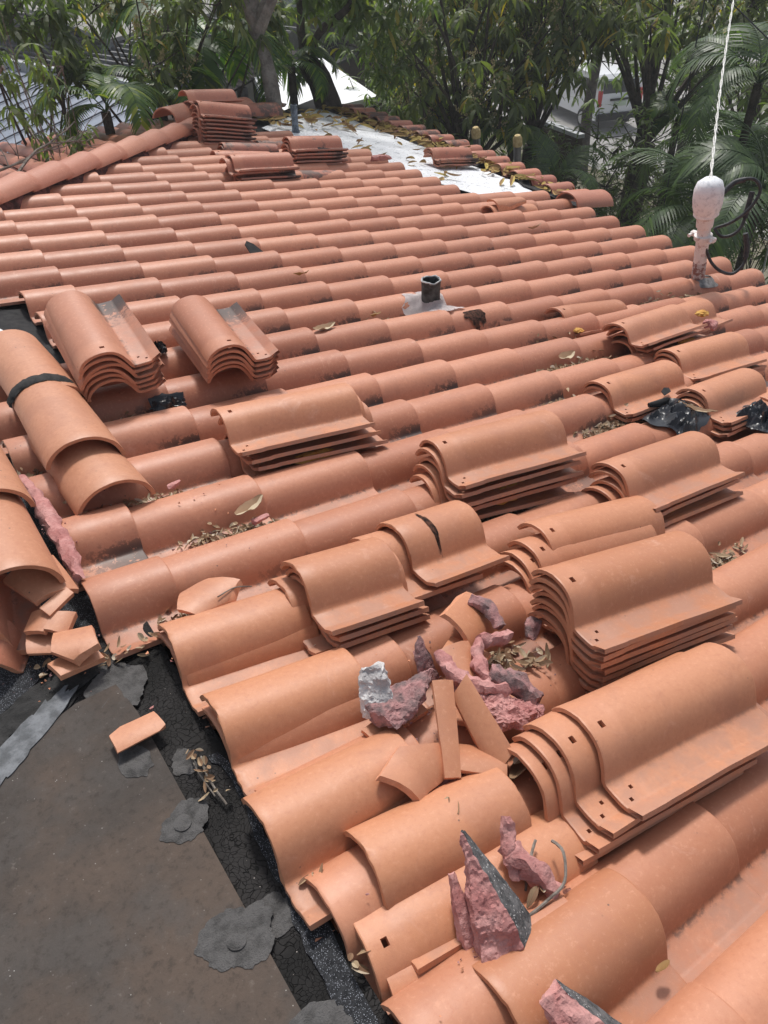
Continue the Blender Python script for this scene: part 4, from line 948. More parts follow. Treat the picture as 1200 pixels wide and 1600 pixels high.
# ladder leaning on the eave
LB = RF @ Vector((4.25, 2.40, .06)); LBp = Vector((LB.x+1.3, LB.y+.35, -6.3)); lad = empty('ladder', LBp, label='aluminium ladder leaning on the far eave, yellow caps on its rail tops', cat='ladder')
e = (Vector((4.42, 2.02, -.55))-Vector((4.28, 2.62, -.42))); wdir = Vector((.16, -.58, 0)).normalized()
topc = Vector((4.32, 2.36, -.74)); ldir = (topc-LBp).normalized(); 
def rail(o): return [LBp+wdir*o, topc+wdir*o]
for sg in (-1, 1):
    bm = bmesh.new(); a, b = rail(sg*.27); tube(bm, [a, b], .035, 4); obj('rail', bm, M['alugrey'], lad, False)
    bm = bmesh.new(); tube(bm, [b-ldir*.02, b+ldir*.05, b+ldir*.09], [.052, .052, .03], 10); obj('rail_cap', bm, M['foamcap'], lad)
    bm = bmesh.new(); tube(bm, [a+wdir*sg*-.04+ldir*.1, b+wdir*sg*-.04-ldir*.03], .012, 4); obj('rail_flange', bm, M['alu'], lad, False)
for k in range(22):
    bm = bmesh.new(); c = topc-ldir*(.30+.3*k); tube(bm, [c-wdir*.27, c+wdir*.27], .018, 8); obj('rung', bm, M['alu'], lad)

# ------------------------------------------------------------------ leaf litter and twigs
def leaf_into(bm, c, yaw, L, Wd, curl, tilt, fl=0):
    n = 5; a = Vector((math.cos(yaw), math.sin(yaw), 0)); b = Vector((-a.y, a.x, 0)); up = Vector((0, 0, 1)); rows = []
    a2 = (a*math.cos(tilt)+up*math.sin(tilt)); rr = random.uniform(-.9, .9); b2 = (b*math.cos(rr)+up*math.sin(rr))
    for k in range(n+1):
        u = k/n; w = Wd*.5*math.sin(math.pi*(.06+.9*u))**.8; z = curl*L*(4*(u-.5)**2)
        p = c+a2*(u-.5)*L+up*z; rows.append([bm.verts.new(p-b2*w+up*w*.5), bm.verts.new(p), bm.verts.new(p+b2*w+up*w*.5)])
    for k in range(n):
        for q in (0, 1): bm.faces.new((rows[k][q], rows[k][q+1], rows[k+1][q+1], rows[k+1][q]))
lit = bmesh.new()
CL = [(-1.44, -2.60, .16, 34, 0), (-1.29, -2.835, .16, 30, 0), (-1.20, -2.84, .10, 16, 0), (.40, -2.83, .17, 95, 0), (.52, -2.84, .10, 40, 0), (.36, -2.57, .10, 22, 0), (.62, -2.33, .20, 70, 0), (.82, -2.33, .12, 40, 0), (.80, -2.07, .14, 50, 0), (1.9, -1.83, .18, 80, 0),
      (2.25, -1.83, .17, 90, 0), (-1.31, -4.10, .085, 70, 0), (-1.34, -4.06, .06, 30, 0), (-.04, -3.60, .15, 40, 0), (-1.26, -3.36, .06, 12, .03), (-1.52, -3.19, .06, 16, 0), (-.55, -3.10, .22, 50, 0), (-.11, -3.35, .20, 60, 0), (.2, -3.35, .12, 30, 0),
      (-1.15, -3.36, .15, 30, 0), (-.93, -3.62, .10, 30, 0), (-1.70, -2.45, .08, 30, 0), (-1.66, -2.43, .05, 14, 0), (-1.04, -3.86, .10, 30, 0), (-1.19, -3.86, .08, 22, 0), (-1.36, -3.86, .10, 22, 0), (-.62, -4.33, .12, 40, 0), (-1.3, -2.12, .12, 26, 0), (-1.5, -1.75, .1, 20, 0), (1.32, .9, .3, 40, 0), (.10, -1.64, .12, 14, 0), (-.85, -3.86, .15, 20, 0), (1.5, -.2, .1, 12, 0), (2.0, -.27, .15, 16, 0), (1.0, -1.37, .1, 10, 0), (1.7, -1.1, .1, 10, 0), (.95, -2.85, .1, 20, 0), (2.35, -.05, .1, 14, 0)]
for (s, t, ln, n, dh) in CL:
    i_ = min(range(-14, 21), key=lambda q: abs(rowt(q)-.122-t)); t = rowt(i_)-.118
    for k in range(int(n*3.2)):
        ss = s+random.gauss(0, ln*.5); tt = t+random.gauss(0, .016); hh = hroof(tt)+dh+.004+abs(random.gauss(0, .005))
        leaf_into(lit, place(ss, tt, hh) @ Vector((0, 0, 0)), U(0, 6.3), U(.012, .034)*(1.25 if s > -1 else 1), U(.006, .014)*(1.25 if s > -1 else 1), U(-.15, .2), U(-.6, .6))
for (x0, y0, x1, y1, n) in ((-1.672, -3.50, -1.66, -3.60, 16), (-1.62, -3.83, -1.56, -3.88, 16), (-1.74, -3.15, -1.62, -3.16, 22), (-1.62, -4.0, -1.58, -4.02, 6), (-1.86, -3.08, -1.80, -3.12, 8)):
    for k in range(n):
        u = random.random(); leaf_into(lit, Vector((x0+(x1-x0)*u+random.gauss(0, .012), y0+(y1-y0)*u+random.gauss(0, .012), FLATZ+.012+U(0, .03))), U(0, 6.3), U(.010, .034), U(.006, .015), U(-.1, .25), U(-.7, .7))
for (cs, ct, n, sp) in ((-1.285, -4.055, 70, .035), (-1.10, -3.66, 40, .05), (-1.17, -3.86, 36, .04), (-1.33, -3.88, 20, .03), (-.93, -3.68, 26, .04)):
    for k in range(n):
        ss, tt = cs+random.gauss(0, sp), ct+random.gauss(0, .018); hh = hroof(tt)+.012+abs(random.gauss(0, .012))
        leaf_into(lit, place(ss, tt, hh) @ Vector((0, 0, 0)), U(0, 6.3), U(.02, .048), U(.009, .017), U(-.15, .25), U(-.6, .6))
tag(obj('leaf_litter', lit, M['litter']), 'small dry leaf scraps gathered in the tile valleys', 'leaf litter', kind='stuff')
lit = bmesh.new(); rl = random.Random(5)
for k in range(340):
    u = rl.random(); t = .35+4.0*u; s = 3.38+.16*rl.gauss(0, 1)*.5+.1
    if rl.random() < .16: s = rl.uniform(2.3, 3.3)
    leaf_into(lit, place(s, t, DECK+.045+abs(rl.gauss(0, .012))) @ Vector((0, 0, 0)), rl.uniform(0, 6.3), rl.uniform(.08, .20), rl.uniform(.025, .05), rl.uniform(-.1, .15), rl.uniform(-.25, .25))
for k in range(60):
    leaf_into(lit, place(2.0+rl.random()*1.2, 3.0+rl.random()*.9, DECK+.05+abs(rl.gauss(0, .02))) @ Vector((0, 0, 0)), rl.uniform(0, 6.3), rl.uniform(.08, .2), rl.uniform(.03, .06), rl.uniform(-.1, .2), rl.uniform(-.3, .3))
tag(obj('fallen_leaves', lit, M['litteryellow']), 'yellow brown mango leaves drifted along the white underlayment', 'fallen leaves', kind='stuff')
for k in range(0): pass
def bigleaf(s, t, h, yaw, L, Wd, mat, label):
    bm = bmesh.new(); random.seed(int(L*1000)+int(abs(s)*10)); leaf_into(bm, Vector((0, 0, 0)), 0, L, Wd, .12, .05); bmesh.ops.subdivide_edges(bm, edges=bm.edges[:], cuts=2)
    for v in bm.verts: v.co.z += .006*noise.noise(v.co*40)
    r = bmesh.ops.solidify(bm, geom=bm.faces[:], thickness=.0012)
    tag(obj('fallen_leaf', bm, M[mat], mw=place(s, t, h, yaw)), label, 'leaf', 'single fallen leaves')
bigleaf(-.30, -1.735, -.015, 12, .13, .045, 'litter', 'curled brown leaf on the barrels left of the vent pipe')
bigleaf(.05, -1.625, -.035, 20, .08, .04, 'litteryellow', 'yellow leaf in the valley just below the vent pipe')
bigleaf(2.03, -.655, .0, 15, .16, .045, 'litter', 'pale leaf on the far right barrels left of the mast')
bigleaf(-.05, -1.1, -.005, 10, .10, .03, 'litteryellow', 'yellow leaf on the far rows left of the vent pipe')
bigleaf(-1.215, -2.83, -.015, 25, .12, .045, 'litter', 'curled woody leaf in the left valley litter')
bigleaf(-1.265, -3.345, .012, -20, .085, .022, 'litter', 'slim bleached leaf at the foot of the nested short tiles')
bigleaf(.63, -3.01, .035, -60, .15, .035, 'litter', 'long tan leaf on the black plastic bag')
bigleaf(-1.13, -3.885, -.01, 20, .11, .05, 'litter', 'broad brown leaf right of the coral mortar flake')
bigleaf(-1.585, -3.83, -.075, 90, .055, .022, 'litteryellow', 'tan leaf standing at the lip of the white streaked tile')
bigleaf(-1.02, -4.36, -.06, 10, .06, .022, 'litter', 'pale leaf pair member in the lower right valley')
bigleaf(-1.19, -4.30, -.03, 0, .032, .018, 'litteryellow', 'tiny pale round leaf above the bottom edge')
bigleaf(.62, -2.33, -.03, 10, .12, .05, 'litter', 'brown leaf at the left end of the sagging stack')
# crumbs of mortar and clay chips scattered round the heaps
cb_ = bmesh.new(); rc = random.Random(21)
for (cs, ct, sp, n) in ((-1.13, -3.74, .12, 230), (-1.25, -3.64, .08, 90), (-1.38, -4.06, .07, 110), (-1.80, -3.05, .06, 90), (-1.71, -2.75, .05, 50), (-1.30, -2.84, .10, 40), (-1.60, -3.30, .04, 30)):
    for k in range(n):
        ss, tt = cs+rc.gauss(0, sp), ct+rc.gauss(0, sp); r = rc.uniform(.0012, .0045)*(2 if rc.random() < .12 else 1)
        if cs < -1.65 and ss < -1.70 and tt < -2.9: p = Vector((ss, tt, FLATZ+.014))
        else: p = place(ss, tt, max(-.082, hroof(tt))+.002) @ Vector((0, 0, 0))
        vs = [cb_.verts.new(p+Vector((rc.uniform(-1, 1), rc.uniform(-1, 1), rc.uniform(-.5, 1)))*r) for _ in range(6)]
        q = bmesh.ops.convex_hull(cb_, input=vs)
        mi = rc.randrange(3)
        for g_ in q['geom']:
            if isinstance(g_, bmesh.types.BMFace): g_.material_index = mi
tag(obj('mortar_crumbs', cb_, [M['mortar'], M['broken'], M['mortar_dark']], None, False), 'crumbs of pink mortar and clay chips sprinkled round the broken pieces', 'crumbs', kind='stuff')
# twigs
def twig(pts, r, label, F=RF):
    bm = bmesh.new(); tube(bm, [F @ p for p in smooth(pts)], r, 6, jag=.15); tag(obj('twig', bm, M['wood']), label, 'twig', 'fallen twigs')
twig([(-1.47, -3.17, .02), (-1.42, -3.155, .018), (-1.37, -3.15, .0)], .0016, 'thin twig across the pointed shard')
twig([(-1.35, -4.12, -.02), (-1.29, -4.12, -.005), (-1.25, -4.115, .01), (-1.225, -4.08, .03), (-1.22, -4.05, .02)], .003, 'bent grey twig right of the tall mortar wedge')
twig([(-1.30, -4.08, -.03), (-1.27, -4.05, .005), (-1.24, -4.03, .01)], .003, 'thin dark twig under the nearest stack')
twig([(-1.66, -3.50, -.08), (-1.672, -3.56, -.07), (-1.665, -3.63, -.075)], .0022, 'dark twig in the gap beside the edge tiles')
twig([(-1.675, -3.48, -.08), (-1.682, -3.53, -.075), (-1.675, -3.60, -.08)], .0016, 'slim twig beside the dark one at the tile edge')
bm = bmesh.new()
brs = random.Random(9); start = Vector((-1.2, 3.0, -.35))
def branch(bm, p, d, L, r, depth, rs):
    pts = [p]; n = 6
    for k in range(n):
        d = (d+Vector((rs.gauss(0, .18), rs.gauss(0, .18), rs.gauss(0, .12)))).normalized(); p = p+d*L/n; pts.append(p)
    tube(bm, pts, [r*(1-.6*k/n) for k in range(n+1)], 6)
    if depth:
        for k in range(3): q = pts[2+k*2-1]; branch(bm, q, (d+Vector((rs.gauss(0, .6), rs.gauss(0, .6), rs.gauss(0, .35)))).normalized(), L*.55, r*.55, depth-1, rs)
branch(bm, Vector((-.75, 1.6, -.02)), Vector((.75, .65, .05)), 1.0, .012, 2, brs)
branch(bm, Vector((-.9, 1.75, -.02)), Vector((.9, .2, .10)), .9, .008, 2, brs)
tag(obj('fallen_branch', bm, M['wood']), 'bare grey branch lying over the rear tiles behind the far hip', 'branch')

# ------------------------------------------------------------------ ground, street, neighbours
GZ = -6.3
bm = bmesh.new(); sheet(bm, [(-400, -400, GZ), (400, -400, GZ), (400, 500, GZ), (-400, 500, GZ)], .5); tag(obj('ground', bm, M['soil'], None, False), kind='structure')
bm = bmesh.new(); sheet(bm, [(17.5, 2, GZ+.02), (75, 2, GZ+.02), (75, 60, GZ+.02), (27, 60, GZ+.02), (19.5, 16, GZ+.02)], .02); tag(obj('street', bm, M['asphalt'], None, False), kind='structure')
def quadplane(bm, a, b, c, d, th=.05): # solid slab with top corners a b c d
    top = [bm.verts.new(p) for p in (a, b, c, d)]; bot = [bm.verts.new(Vector(p)-Vector((0, 0, th))) for p in (a, b, c, d)]
    bm.faces.new(top); bm.faces.new(bot[::-1])
    for k in range(4): bm.faces.new((top[k], bot[k], bot[(k+1) % 4], top[(k+1) % 4]))
    fixn(bm)
C0 = cam.location
def ray_at(px, py, dist):
    """a point seen in that direction at that horizontal distance; used to site real objects at real distances"""
    d = Vector(((px-600)/1218.19, -(py-800)/1218.19, -1)); d = cam.matrix_world.to_3x3() @ d; return cam.matrix_world.translation+d*(dist/math.hypot(d.x, d.y))
# neighbour with grey standing seam roof and slatted sun screen
nb = empty('metal_roof_house', (1.5, 12, GZ), label='house with grey standing seam metal roof behind the left trees', cat='house')
dU = Vector((.32, -.947, 0)); pU = Vector((.947, .32, 0)); U0 = Vector((2.87, 7.27, -1.0))
d_, c = U0-dU*9, U0-dU*.2; a, b_ = d_-pU*5+Vector((0, 0, -.85)), c-pU*5+Vector((0, 0, -.85))
bm = bmesh.new(); quadplane(bm, a, b_, c, d_, .08); obj('metal_roof', bm, M['seam'], nb, False)
for k in range(26):
    u = (k+.5)/26; bm = bmesh.new(); p, q = a.lerp(b_, u), d_.lerp(c, u); nrm = Vector((0, 0, .02)); tube(bm, [p+nrm, q+nrm], .013, 4); obj('roof_seam', bm, M['seamrib'], nb, False)
Fn = Matrix(((dU.x, pU.x, 0, U0.x), (dU.y, pU.y, 0, U0.y), (0, 0, 1, 0), (0, 0, 0, 1)))
bm = bmesh.new(); box(bm, (-3.4, -2.3, -4.2), (10.6, 4.0, 4.2), Fn); obj('wall', bm, M['stucco'], nb, False)
bm = bmesh.new(); tube(bm, [d_+Vector((0, 0, .05)), c+Vector((0, 0, .05))], .09, 4); obj('ridge_trim', bm, M['trim'], nb, False)
sc = empty('slatted_screen', (3.2, 7.6, GZ), label='dark screen of thin grey horizontal slats above the metal roof', cat='screen')
for k in range(17):
    bm = bmesh.new(); box(bm, (-4.9, .18+.155*k, -.93+.030*k), (9.2, .06, .03), Fn); obj('slat', bm, M['slat'], sc, False)
bm = bmesh.new(); box(bm, (-4.9, 1.35, -.95), (9.2, 2.7, .03), Fn @ Matrix.Translation((0, 1.35, -.95)) @ Matrix.Rotation(rad(11), 4, 'X') @ Matrix.Translation((0, -1.35, .95-.10))); obj('gap_shade_board', bm, M['gap'], sc, False)  # dark sheet painted in as the shade behind the slats
for x in (-8.5, -5, -1.5, -.4):
    bm = bmesh.new(); box(bm, (x, 1.4, -3.7), (.12, .12, 5.2), Fn); obj('post', bm, M['slat'], sc, False)
# brown tile house, far left
bh = empty('brown_tile_house', (1.2, 24, GZ), label='house with brown barrel tile roof at the top left', cat='house')
bt = bmesh.new(); ang = rad(20)
Fb = Matrix(((1, 0, 0, -6), (0, math.cos(ang), -math.sin(ang), 19.5), (0, math.sin(ang), math.cos(ang), -1.1), (0, 0, 0, 1)))
rows = 22; colsn = 46
for i in range(rows):
    nx = colsn*8; y0, y1 = i*.34, i*.34+.36; r0 = []; r1 = []
    for k in range(nx+1):
        x = k*.28/8; z = .075*abs(math.sin(math.pi*x/.28))**.7
        r0.append(bt.verts.new(Fb @ Vector((x, y0, z+.045)))); r1.append(bt.verts.new(Fb @ Vector((x, y1, z))))
    rb = [bt.verts.new(v.co-Vector((0, 0, .04))) for v in r0]
    for k in range(nx): bt.faces.new((r0[k], r0[k+1], r1[k+1], r1[k])); bt.faces.new((rb[k], rb[k+1], r0[k+1], r0[k]))
obj('tiled_roof', bt, M['browntile'], bh)
bm = bmesh.new(); box(bm, (.4, 22.5, -3.8), (12, 5, 5)); obj('wall', bm, M['stucco'], bh, False)
bm = bmesh.new(); box(bm, (.4, 19.4, -1.18), (13, .12, .22)); obj('fascia', bm, M['white'], bh, False)
# white flat roof beyond the peak
wr = empty('white_roof_shed', (5.6, 8.4, GZ), label='outbuilding with a glaring white coated roof and dark fascia', cat='shed')
P1, P2, P3, P4 = Vector((3.3, 5.6, -1.0)), Vector((5.15, 5.89, -1.0)), Vector((5.94, 8.75, -.98)), Vector((4.5, 8.6, -.98))
zz = [P1, P2, P3, P4]
bm = bmesh.new(); quadplane(bm, *zz, th=.12); obj('roof', bm, M['white'], wr, False)
bm = bmesh.new(); quadplane(bm, *[p-Vector((0, 0, .125)) for p in zz], th=.30); obj('fascia', bm, M['darktrim'], wr, False)
bm = bmesh.new(); cc = sum(zz, Vector())/4; box(bm, (cc.x, cc.y, (GZ+cc.z-.7)/2), (1.5, 2.0, cc.z-.9-GZ)); obj('wall', bm, M['brownwall'], wr, False)
wr2 = empty('pale_roof_annex', (2.2, 17, GZ), label='strip of pale white roof seen through the left mango leaves', cat='shed')
bm = bmesh.new(); Z2 = [ray_at(205, 100, 18), ray_at(300, 135, 18), ray_at(310, 95, 21), ray_at(215, 82, 21)]; quadplane(bm, *Z2, th=.1); obj('roof', bm, M['white'], wr2, False)
bm = bmesh.new(); cc = sum(Z2, Vector())/4; box(bm, (cc.x, cc.y, (GZ+cc.z-.8)/2), (1.6, 2.0, cc.z-.9-GZ)); obj('wall', bm, M['stucco'], wr2, False)
# grey walled house behind
gh = empty('grey_wall_house', (11, 19, GZ), label='grey walled house with pale eave behind the two trunks', cat='house')
e1, e2 = ray_at(395, 22, 19), ray_at(478, 10, 21)
wd = (e2-e1); wd.z = 0; wd.normalize(); nn = Vector((-wd.y, wd.x, 0)); e1 = e1-wd*4; 
Fh = Matrix(((wd.x, nn.x, 0, e1.x), (wd.y, nn.y, 0, e1.y), (0, 0, 1, e1.z), (0, 0, 0, 1)))
bm = bmesh.new(); box(bm, (6, 4.3, -2.6), (12, 7.5, 4.9), Fh); obj('wall', bm, M['greywall'], gh, False)
bm = bmesh.new(); box(bm, (6, .30, .0), (12.6, .10, .30), Fh); box(bm, (6, .42, -.20), (12.5, .10, .10), Fh); obj('fascia', bm, M['trim'], gh, False)
bm = bmesh.new(); quadplane(bm, Fh @ Vector((-.3, .2, .16)), Fh @ Vector((12.3, .2, .16)), Fh @ Vector((12.3, 4.5, 1.2)), Fh @ Vector((-.3, 4.5, 1.2)), .06); obj('roof', bm, M['asphalt'], gh, False)
for x in (2.0, 8.6):
    bm = bmesh.new(); box(bm, (x, .52, -1.7), (1.3, .06, 1.2), Fh); w_ = obj('window', bm, M['glass'], gh, False)
    bm = bmesh.new()
    for c_, d_2 in (((x, .48, -1.07), (1.42, .06, .07)), ((x, .48, -2.33), (1.42, .06, .07)), ((x-.68, .48, -1.7), (.07, .06, 1.19)), ((x+.68, .48, -1.7), (.07, .06, 1.19))): box(bm, c_, d_2, Fh)
    o = obj('frame', bm, M['trim'], w_, False)
# brown garden walls
for k, (q1, q2, h, lab) in enumerate(((ray_at(480, 95, 20), ray_at(640, 70, 26), 3.0, 'brown garden wall behind the white roofed shed'), (ray_at(835, 188, 15), ray_at(905, 215, 14.0), 3.0, 'brown wall with a capped top left of the parked van'))):
    d = (q2-q1); d.z = 0; L = d.length; d.normalize(); nn = Vector((-d.y, d.x, 0)); zt = (q1.z+q2.z)/2
    Fw = Matrix(((d.x, nn.x, 0, q1.x), (d.y, nn.y, 0, q1.y), (0, 0, 1, 0), (0, 0, 0, 1))); r = empty('garden_wall', (q1.x, q1.y, GZ), label=lab, cat='wall')
    bm = bmesh.new(); box(bm, (L/2, 0, (zt+GZ)/2), (L, .15, zt-GZ), Fw); obj('panel', bm, M['brownwall'], r, False)
    bm = bmesh.new(); box(bm, (L/2, 0, zt+.031), (L+.1, .17 if k == 0 else .13, .06), Fw); obj('coping', bm, M['darktrim' if k == 0 else 'trim'], r, False)
# parked van
vp = Vector((23.9, 19.1, GZ+.02)); van = empty('parked_van', vp, label='white van parked on the pale street, seen from behind through branches', cat='van')
vyaw = math.atan2(.80, .60)+rad(60)      # heading
Fv = Matrix.Translation(vp) @ Matrix.Rotation(rad(75), 4, 'Z')
# body: x forward length 4.8, y width 1.9, z height
prof = [(-2.35, .38), (-2.40, .75), (-2.36, 1.15), (-2.22, 1.72), (-2.05, 1.84), (1.0, 1.86), (1.25, 1.78), (1.75, 1.12), (2.3, 1.0), (2.4, .75), (2.38, .38)]
bm = bmesh.new(); Ls = []
for y, ins in ((-.95, .05), (-.93, 0), (.93, 0), (.95, .05)):
    Ls.append([bm.verts.new(Fv @ Vector((x*(1-.01*(ins > 0)), y*(1-.10*max(0, (z-1.1))), z-(ins*.3 if z > .5 else 0)))) for x, z in prof])
for a in range(3):
    for k in range(len(prof)): bm.faces.new((Ls[a][k], Ls[a][(k+1) % len(prof)], Ls[a+1][(k+1) % len(prof)], Ls[a+1][k]))
bm.faces.new(Ls[0]); bm.faces.new(Ls[-1][::-1]); obj('body', fixn(bm), M['carpaint'], van, ang=25)
bm = bmesh.new(); box(bm, (-2.315, 0, 1.47), (.05, 1.45, .42), Fv @ Matrix.Translation((0, 0, 0)) @ Matrix.Translation((0, 0, 0)), bev=.02); obj('rear_window', bm, M['glass'], van, False)
bm = bmesh.new(); box(bm, (-2.43, 0, .50), (.14, 1.86, .24), Fv, bev=.04); obj('bumper', bm, M['rubber'], van)
bm = bmesh.new(); box(bm, (-2.415, 0, .92), (.03, .50, .16), Fv); obj('number_plate', bm, M['plate'], van, False)
bm = bmesh.new(); box(bm, (-2.40, 0, 1.06), (.04, .85, .07), Fv); obj('handle_trim', bm, M['rubber'], van, False)
for sy in (-1, 1):
    bm = bmesh.new(); box(bm, (-2.36, sy*.86, 1.12), (.10, .15, .52), Fv, bev=.02); obj('tail_light', bm, M['redlamp'], van, False)
    bm = bmesh.new(); box(bm, (-.6, sy*.895, 1.45), (2.3, .03, .40), Fv, bev=.01); obj('side_window', bm, M['glass'], van, False)
    for x in (-1.5, 1.5):
        bm = bmesh.new(); mwh = Fv @ Matrix.Translation((x, sy*.88, .33)) @ Matrix.Rotation(rad(90), 4, 'X'); lathe(bm, [(.24, -.11), (.33, -.10), (.34, 0), (.33, .10), (.24, .11)], mwh, 24); w_ = obj('wheel', bm, M['rubber'], van)
        bm = bmesh.new(); lathe(bm, [(.05, -.125), (.21, -.115), (.22, 0), (.21, .115), (.05, .125)], mwh, 20); o = obj('rim', bm, M['chrome'], w_)

# ------------------------------------------------------------------ trees
def lance(bm, p, d, L, Wd, droop, rs):
    up = Vector((0, 0, 1)); side = d.cross(up)
    if side.length < .05: side = Vector((1, 0, 0))
    side.normalize(); side = (side+Vector((rs.gauss(0, .35), rs.gauss(0, .35), rs.gauss(0, .35)))).normalized(); prev = None; n = 4
    for k in range(n+1):
        u = k/n; w = Wd*.5*(math.sin(math.pi*min(1, .05+.93*u))**.75); q = [bm.verts.new(p-side*w), bm.verts.new(p+side*w)]
        if prev: bm.faces.new((prev[0], prev[1], q[1], q[0]))
        prev = q; d = (d+Vector((0, 0, -droop))).normalized(); p = p+d*L/n
def whorl(bm, p, rs, L, nl, droop, spread=1.0):
    a0 = rs.uniform(0, 6.3)
    for k in range(nl):
        a = a0+k*2.4; el = rs.uniform(-.7, .55); d = Vector((math.cos(a)*math.cos(el), math.sin(a)*math.cos(el), math.sin(el)))
        lance(bm, p+Vector((0, 0, rs.uniform(-.05, .05))), d, L*rs.uniform(.45, 1.25), L*.20*rs.uniform(.75, 1.3), droop*rs.uniform(.6, 1.4), rs)
def panicle(bm, p, rs):
    d = Vector((rs.gauss(0, .5), rs.gauss(0, .5), 1)).normalized()
    L = rs.uniform(.15, .32); tube(bm, [p, p+d*L], [.003, .0015], 3, cap=False)
    for k in range(26):
        u = rs.random(); r = (1-u)*.05+.008; q = p+d*L*u+Vector((rs.gauss(0, r), rs.gauss(0, r), rs.gauss(0, r*.6))); s = rs.uniform(.009, .017)
        vs = [bm.verts.new(q+Vector(o)*s) for o in ((1, 0, -.6), (-.5, .87, -.6), (-.5, -.87, -.6), (0, 0, 1))]
        for t in ((0, 1, 3), (1, 2, 3), (2, 0, 3), (0, 2, 1)): bm.faces.new([vs[i] for i in t])
def tree(name, base, lean, c, rad_, n, L, label, mat='mango', trunkmat='barkdark', tr_=.16, seed=1, nl=11, droop=.35, clumps=14, group=None, pan=0, cat='tree', squash=None, low=-.75):
    """base: trunk foot; c: crown centre; rad_: crown radii; leaves sit in clumps round branch ends"""
    rs = random.Random(seed); base = Vector(base); c = Vector(c); root = empty(name, base, label=label, cat=cat, group=group)
    bm = bmesh.new(); fork = base.lerp(c, .72)+Vector(lean); n_ = 8
    pts = smooth([base, base.lerp(fork, .5)+Vector((rs.gauss(0, .08), rs.gauss(0, .08), 0)), fork], sub=5)
    tube(bm, pts, [tr_*(1-.35*k/(len(pts)-1)) for k in range(len(pts))], 12, jag=.06)
    cl = []
    for k in range(clumps):
        for _ in range(20):
            v = Vector((rs.uniform(-1, 1), rs.uniform(-1, 1), rs.uniform(low, 1)))
            if .30 < v.length < 1: break
        e = c+Vector((v.x*rad_[0], v.y*rad_[1], v.z*rad_[2])); cl.append(e)
        mid = fork.lerp(e, .5)+Vector((rs.gauss(0, .12), rs.gauss(0, .12), rs.uniform(-.05, .25)))
        bp = smooth([fork, mid, e], sub=4); tube(bm, bp, [tr_*.20*(1-.8*q/(len(bp)-1)) for q in range(len(bp))], 6, jag=.05)
    # twigs
    lb = bmesh.new(); pb = bmesh.new(); cr = min(rad_)*.42; tw = bm
    for k in range(n):
        e = cl[rs.randrange(len(cl))]; v = Vector((rs.gauss(0, 1), rs.gauss(0, 1), rs.gauss(0, .8))).normalized()*cr*rs.random()**.45*1.25
        p = e+v; whorl(lb, p, rs, L, nl, droop)
        if rs.random() < .35: tube(tw, [e, p], [.010, .004], 4, cap=False)
        if pan and rs.random() < pan: panicle(pb, p+Vector((0, 0, .03)), rs)
    obj('crown', lb, M[mat], root, False); obj('trunk', bm, M[trunkmat], root)
    if pan: obj('flower_panicles', pb, M['panicle'], root, False)
    else: pb.free()
    return root
def under(p, dx=0, dy=0): return (p[0]+dx, p[1]+dy, GZ)
T = [
 ('mango_tree', ray_at(735, 55, 11.8), (1.05, 1.5, 1.5), 350, .24, 'big dark mango tree with yellow leaves right of the white roofed shed', dict(pan=.30, seed=11, clumps=26, tr_=.20, low=-.9)),
 ('mango_tree', ray_at(850, 5, 12.5), (1.2, 1.4, 1.15), 270, .24, 'mango tree full of flower sprays in front of the parked van', dict(pan=.34, seed=12, clumps=20, tr_=.17)),
 ('mango_tree', ray_at(1050, -10, 12.6), (1.3, 1.4, .75), 150, .25, 'mango tree with a thick dark trunk at the upper right', dict(pan=.25, seed=13, clumps=14, tr_=.24)),
 ('mango_tree', ray_at(245, 5, 9.8), (1.2, 1.2, .65), 135, .22, 'mango tree hanging over the metal roof at the left', dict(pan=.30, seed=14, clumps=16, tr_=.12)),
 ('mango_tree', ray_at(20, 40, 9.0), (.55, .8, .75), 90, .20, 'leafy dark tree in the top left corner', dict(seed=15, clumps=8, tr_=.10, mat='bush')),
]
for nm, c, r_, n, L, lab, kw in T: tree(nm, under(c, .2, .1), (0, 0, 0), c, r_, n, L, lab, group='mango trees beyond the eave' if nm == 'mango_tree' else None, **kw)
c = ray_at(60, 150, 7.4); tree('thin_tree', under(c), (0, 0, 0), c, (.5, .6, .7), 38, .16, 'sparse thin leaved tree at the left edge before the metal roof', mat='bush', trunkmat='wood', seed=16, clumps=14, tr_=.05, nl=6, droop=.5)
# tall grey trunk and the dark twin stem
g0 = ray_at(426, 150, 9.3); g1 = ray_at(400, 50, 9.5); g2 = ray_at(386, -60, 9.6)
gt = empty('grey_trunk_tree', (g0.x+.15, g0.y, GZ), label='tall tree with a smooth pale grey trunk behind the hip peak', cat='tree')
bm = bmesh.new(); tube(bm, smooth([(g0.x+.2, g0.y, GZ), (g0.x+.08, g0.y, -2.2), g0, g1, g2, g2+Vector((-.1, .1, .9))], sub=6), [.095-.0010*k for k in range(31)], 16, jag=.05)
tube(bm, smooth([g1+Vector((0, 0, .1)), g1+Vector((-.35, .1, .55)), g1+Vector((-.8, .2, .95))]), [.07-.003*k for k in range(11)], 8); tube(bm, smooth([g1, ray_at(425, -10, 9.5), ray_at(450, -70, 9.6)]), [.09-.003*k for k in range(11)], 8)
obj('trunk', bm, M['bark'], gt)
lb = bmesh.new(); rs = random.Random(4)
for k in range(200): whorl(lb, g2+Vector((rs.gauss(0, .9), rs.gauss(0, .7), .95+abs(rs.gauss(0, .5)))), rs, .22, 10, .35)
obj('crown', lb, M['mango'], gt, False)
